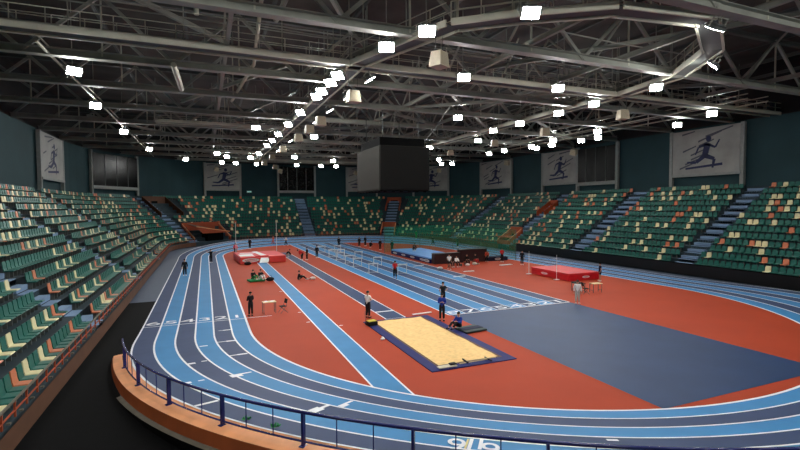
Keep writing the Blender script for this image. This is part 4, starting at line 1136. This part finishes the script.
person((12.5, 62.4, Z), R(100), 'stand', 'cblack', 'cblack', 'person in black standing over the bending one on grey runway', .98)
person((24.9, 78.2, Z), R(180), 'stand', 'cblack', 'cblack', 'person in black at far orange area, left of the close pair', 1.0, True)
person((26.5, 79.7, Z), R(200), 'stand', 'cblack', 'cblack', 'taller person in black at far orange area above the crouching one', 1.05)
person((26.3, 76.6, Z), R(230), 'crouch', 'cblack', 'cblack', 'person in black crouching on the far orange area')
person((26.3, 71.4, Z), R(180), 'stand', 'cblack', 'cblack', 'person in black left of the net on orange floor, farther from it', 1.0)
person((27.2, 68.4, Z), R(180), 'stand', 'cblack', 'cblack', 'person in black standing at the left corner of the green net', 1.0, skn='skinb')
person((10.6, 66.8, .03), R(250), 'crouch', 'cblack', 'cgrey', 'person in black and grey crouching at the right end of faded red mat')
person((.55, 64.4, .03), R(160), 'arms', 'cblack', 'cblack', 'runner in black with raised arms on the left straight', 1.0, False)
person((4.0, 72.6, .03), R(180), 'stand', 'cpink', 'cblack', 'person in pink top behind the left end of faded red mat', 1.05)
person((6.74, 81.0, .2), R(150), 'stand', 'cblack', 'cblack', 'person in black on the far bend behind the faded red mat')
person((11.6, 89.2, .1), R(90), 'walk', 'cpeach', 'cpeach', 'person in orange clothes walking on the far bend')
person((13.5, 86.2, .05), R(90), 'walk', 'cwhite', 'cblack', 'person in white top and black trousers on the far infield edge')
person((-2.1, 53.4, .03), R(180), 'stand', 'cblack', 'cblack', 'person in black on the outer lane at the far left edge', 1.0)
person((8.3, 45.7, Z), R(-100), 'sit', 'cblack', 'cblack', 'person in black sitting between the blue and grey runways', 1.0, shoe='cwhite')
person((4.1, 46.8, .225), R(-150), 'sit', 'cblack', 'cgreen', 'left person in black and green sitting on the green mat')
person((4.8, 46.7, .225), R(-160), 'sit', 'cblack', 'cwhite', 'right person in black sitting on the green mat, legs light')
person((35.1, 45.9, Z), R(150), 'stand', 'cblack', 'cblack', 'person in black standing alone before the black board', 1.0)
person((34.6, 49.3, Z), R(160), 'phone', 'cred', 'cblack', 'person in red and black standing beside the small navy mat', 1.02, skn='skinb')
person((25.2, 46.0, Z), R(160), 'walk', 'cwhite', 'cblack', 'person in white shirt and black shorts left of the group', 1.0, False, True)
person((26.4, 47.95, Z), R(190), 'bench', 'cblack', 'cblack', 'person in black sitting on the left end of left bench')
person((27.2, 47.95, Z), R(180), 'bench', 'cwhite', 'cblack', 'person in white top sitting on the left bench')
person((29.3, 49.1, Z), R(170), 'bench', 'cblack', 'cblack', 'left person in black sitting on the right bench')
person((30.6, 49.3, Z), R(190), 'bench', 'cblack', 'cred', 'person in black top and red trousers on the right bench')
person((33.0, 50.3, Z), R(150), 'bend', 'cpeach', 'cblack', 'fair haired person leaning at the right end of tall maroon block', 1.0, hair='hairf')
person((40.0, 70.0, .03), R(200), 'stand', 'cblack', 'cblack', 'person in black on the far right track behind the net')
person((38.6, 84.0, .6), R(180), 'stand', 'cgreen', 'cgreen', 'person in green standing on the far right bend')
person((37.5, 74.5, .05), R(180), 'walk', 'cblack', 'cblack', 'person in black walking on far track seen through the net')
person((27.4, 60.5, .725), R(180), 'crouch', 'cblack', 'cblack', 'person in black crouching on top of the blue mat')
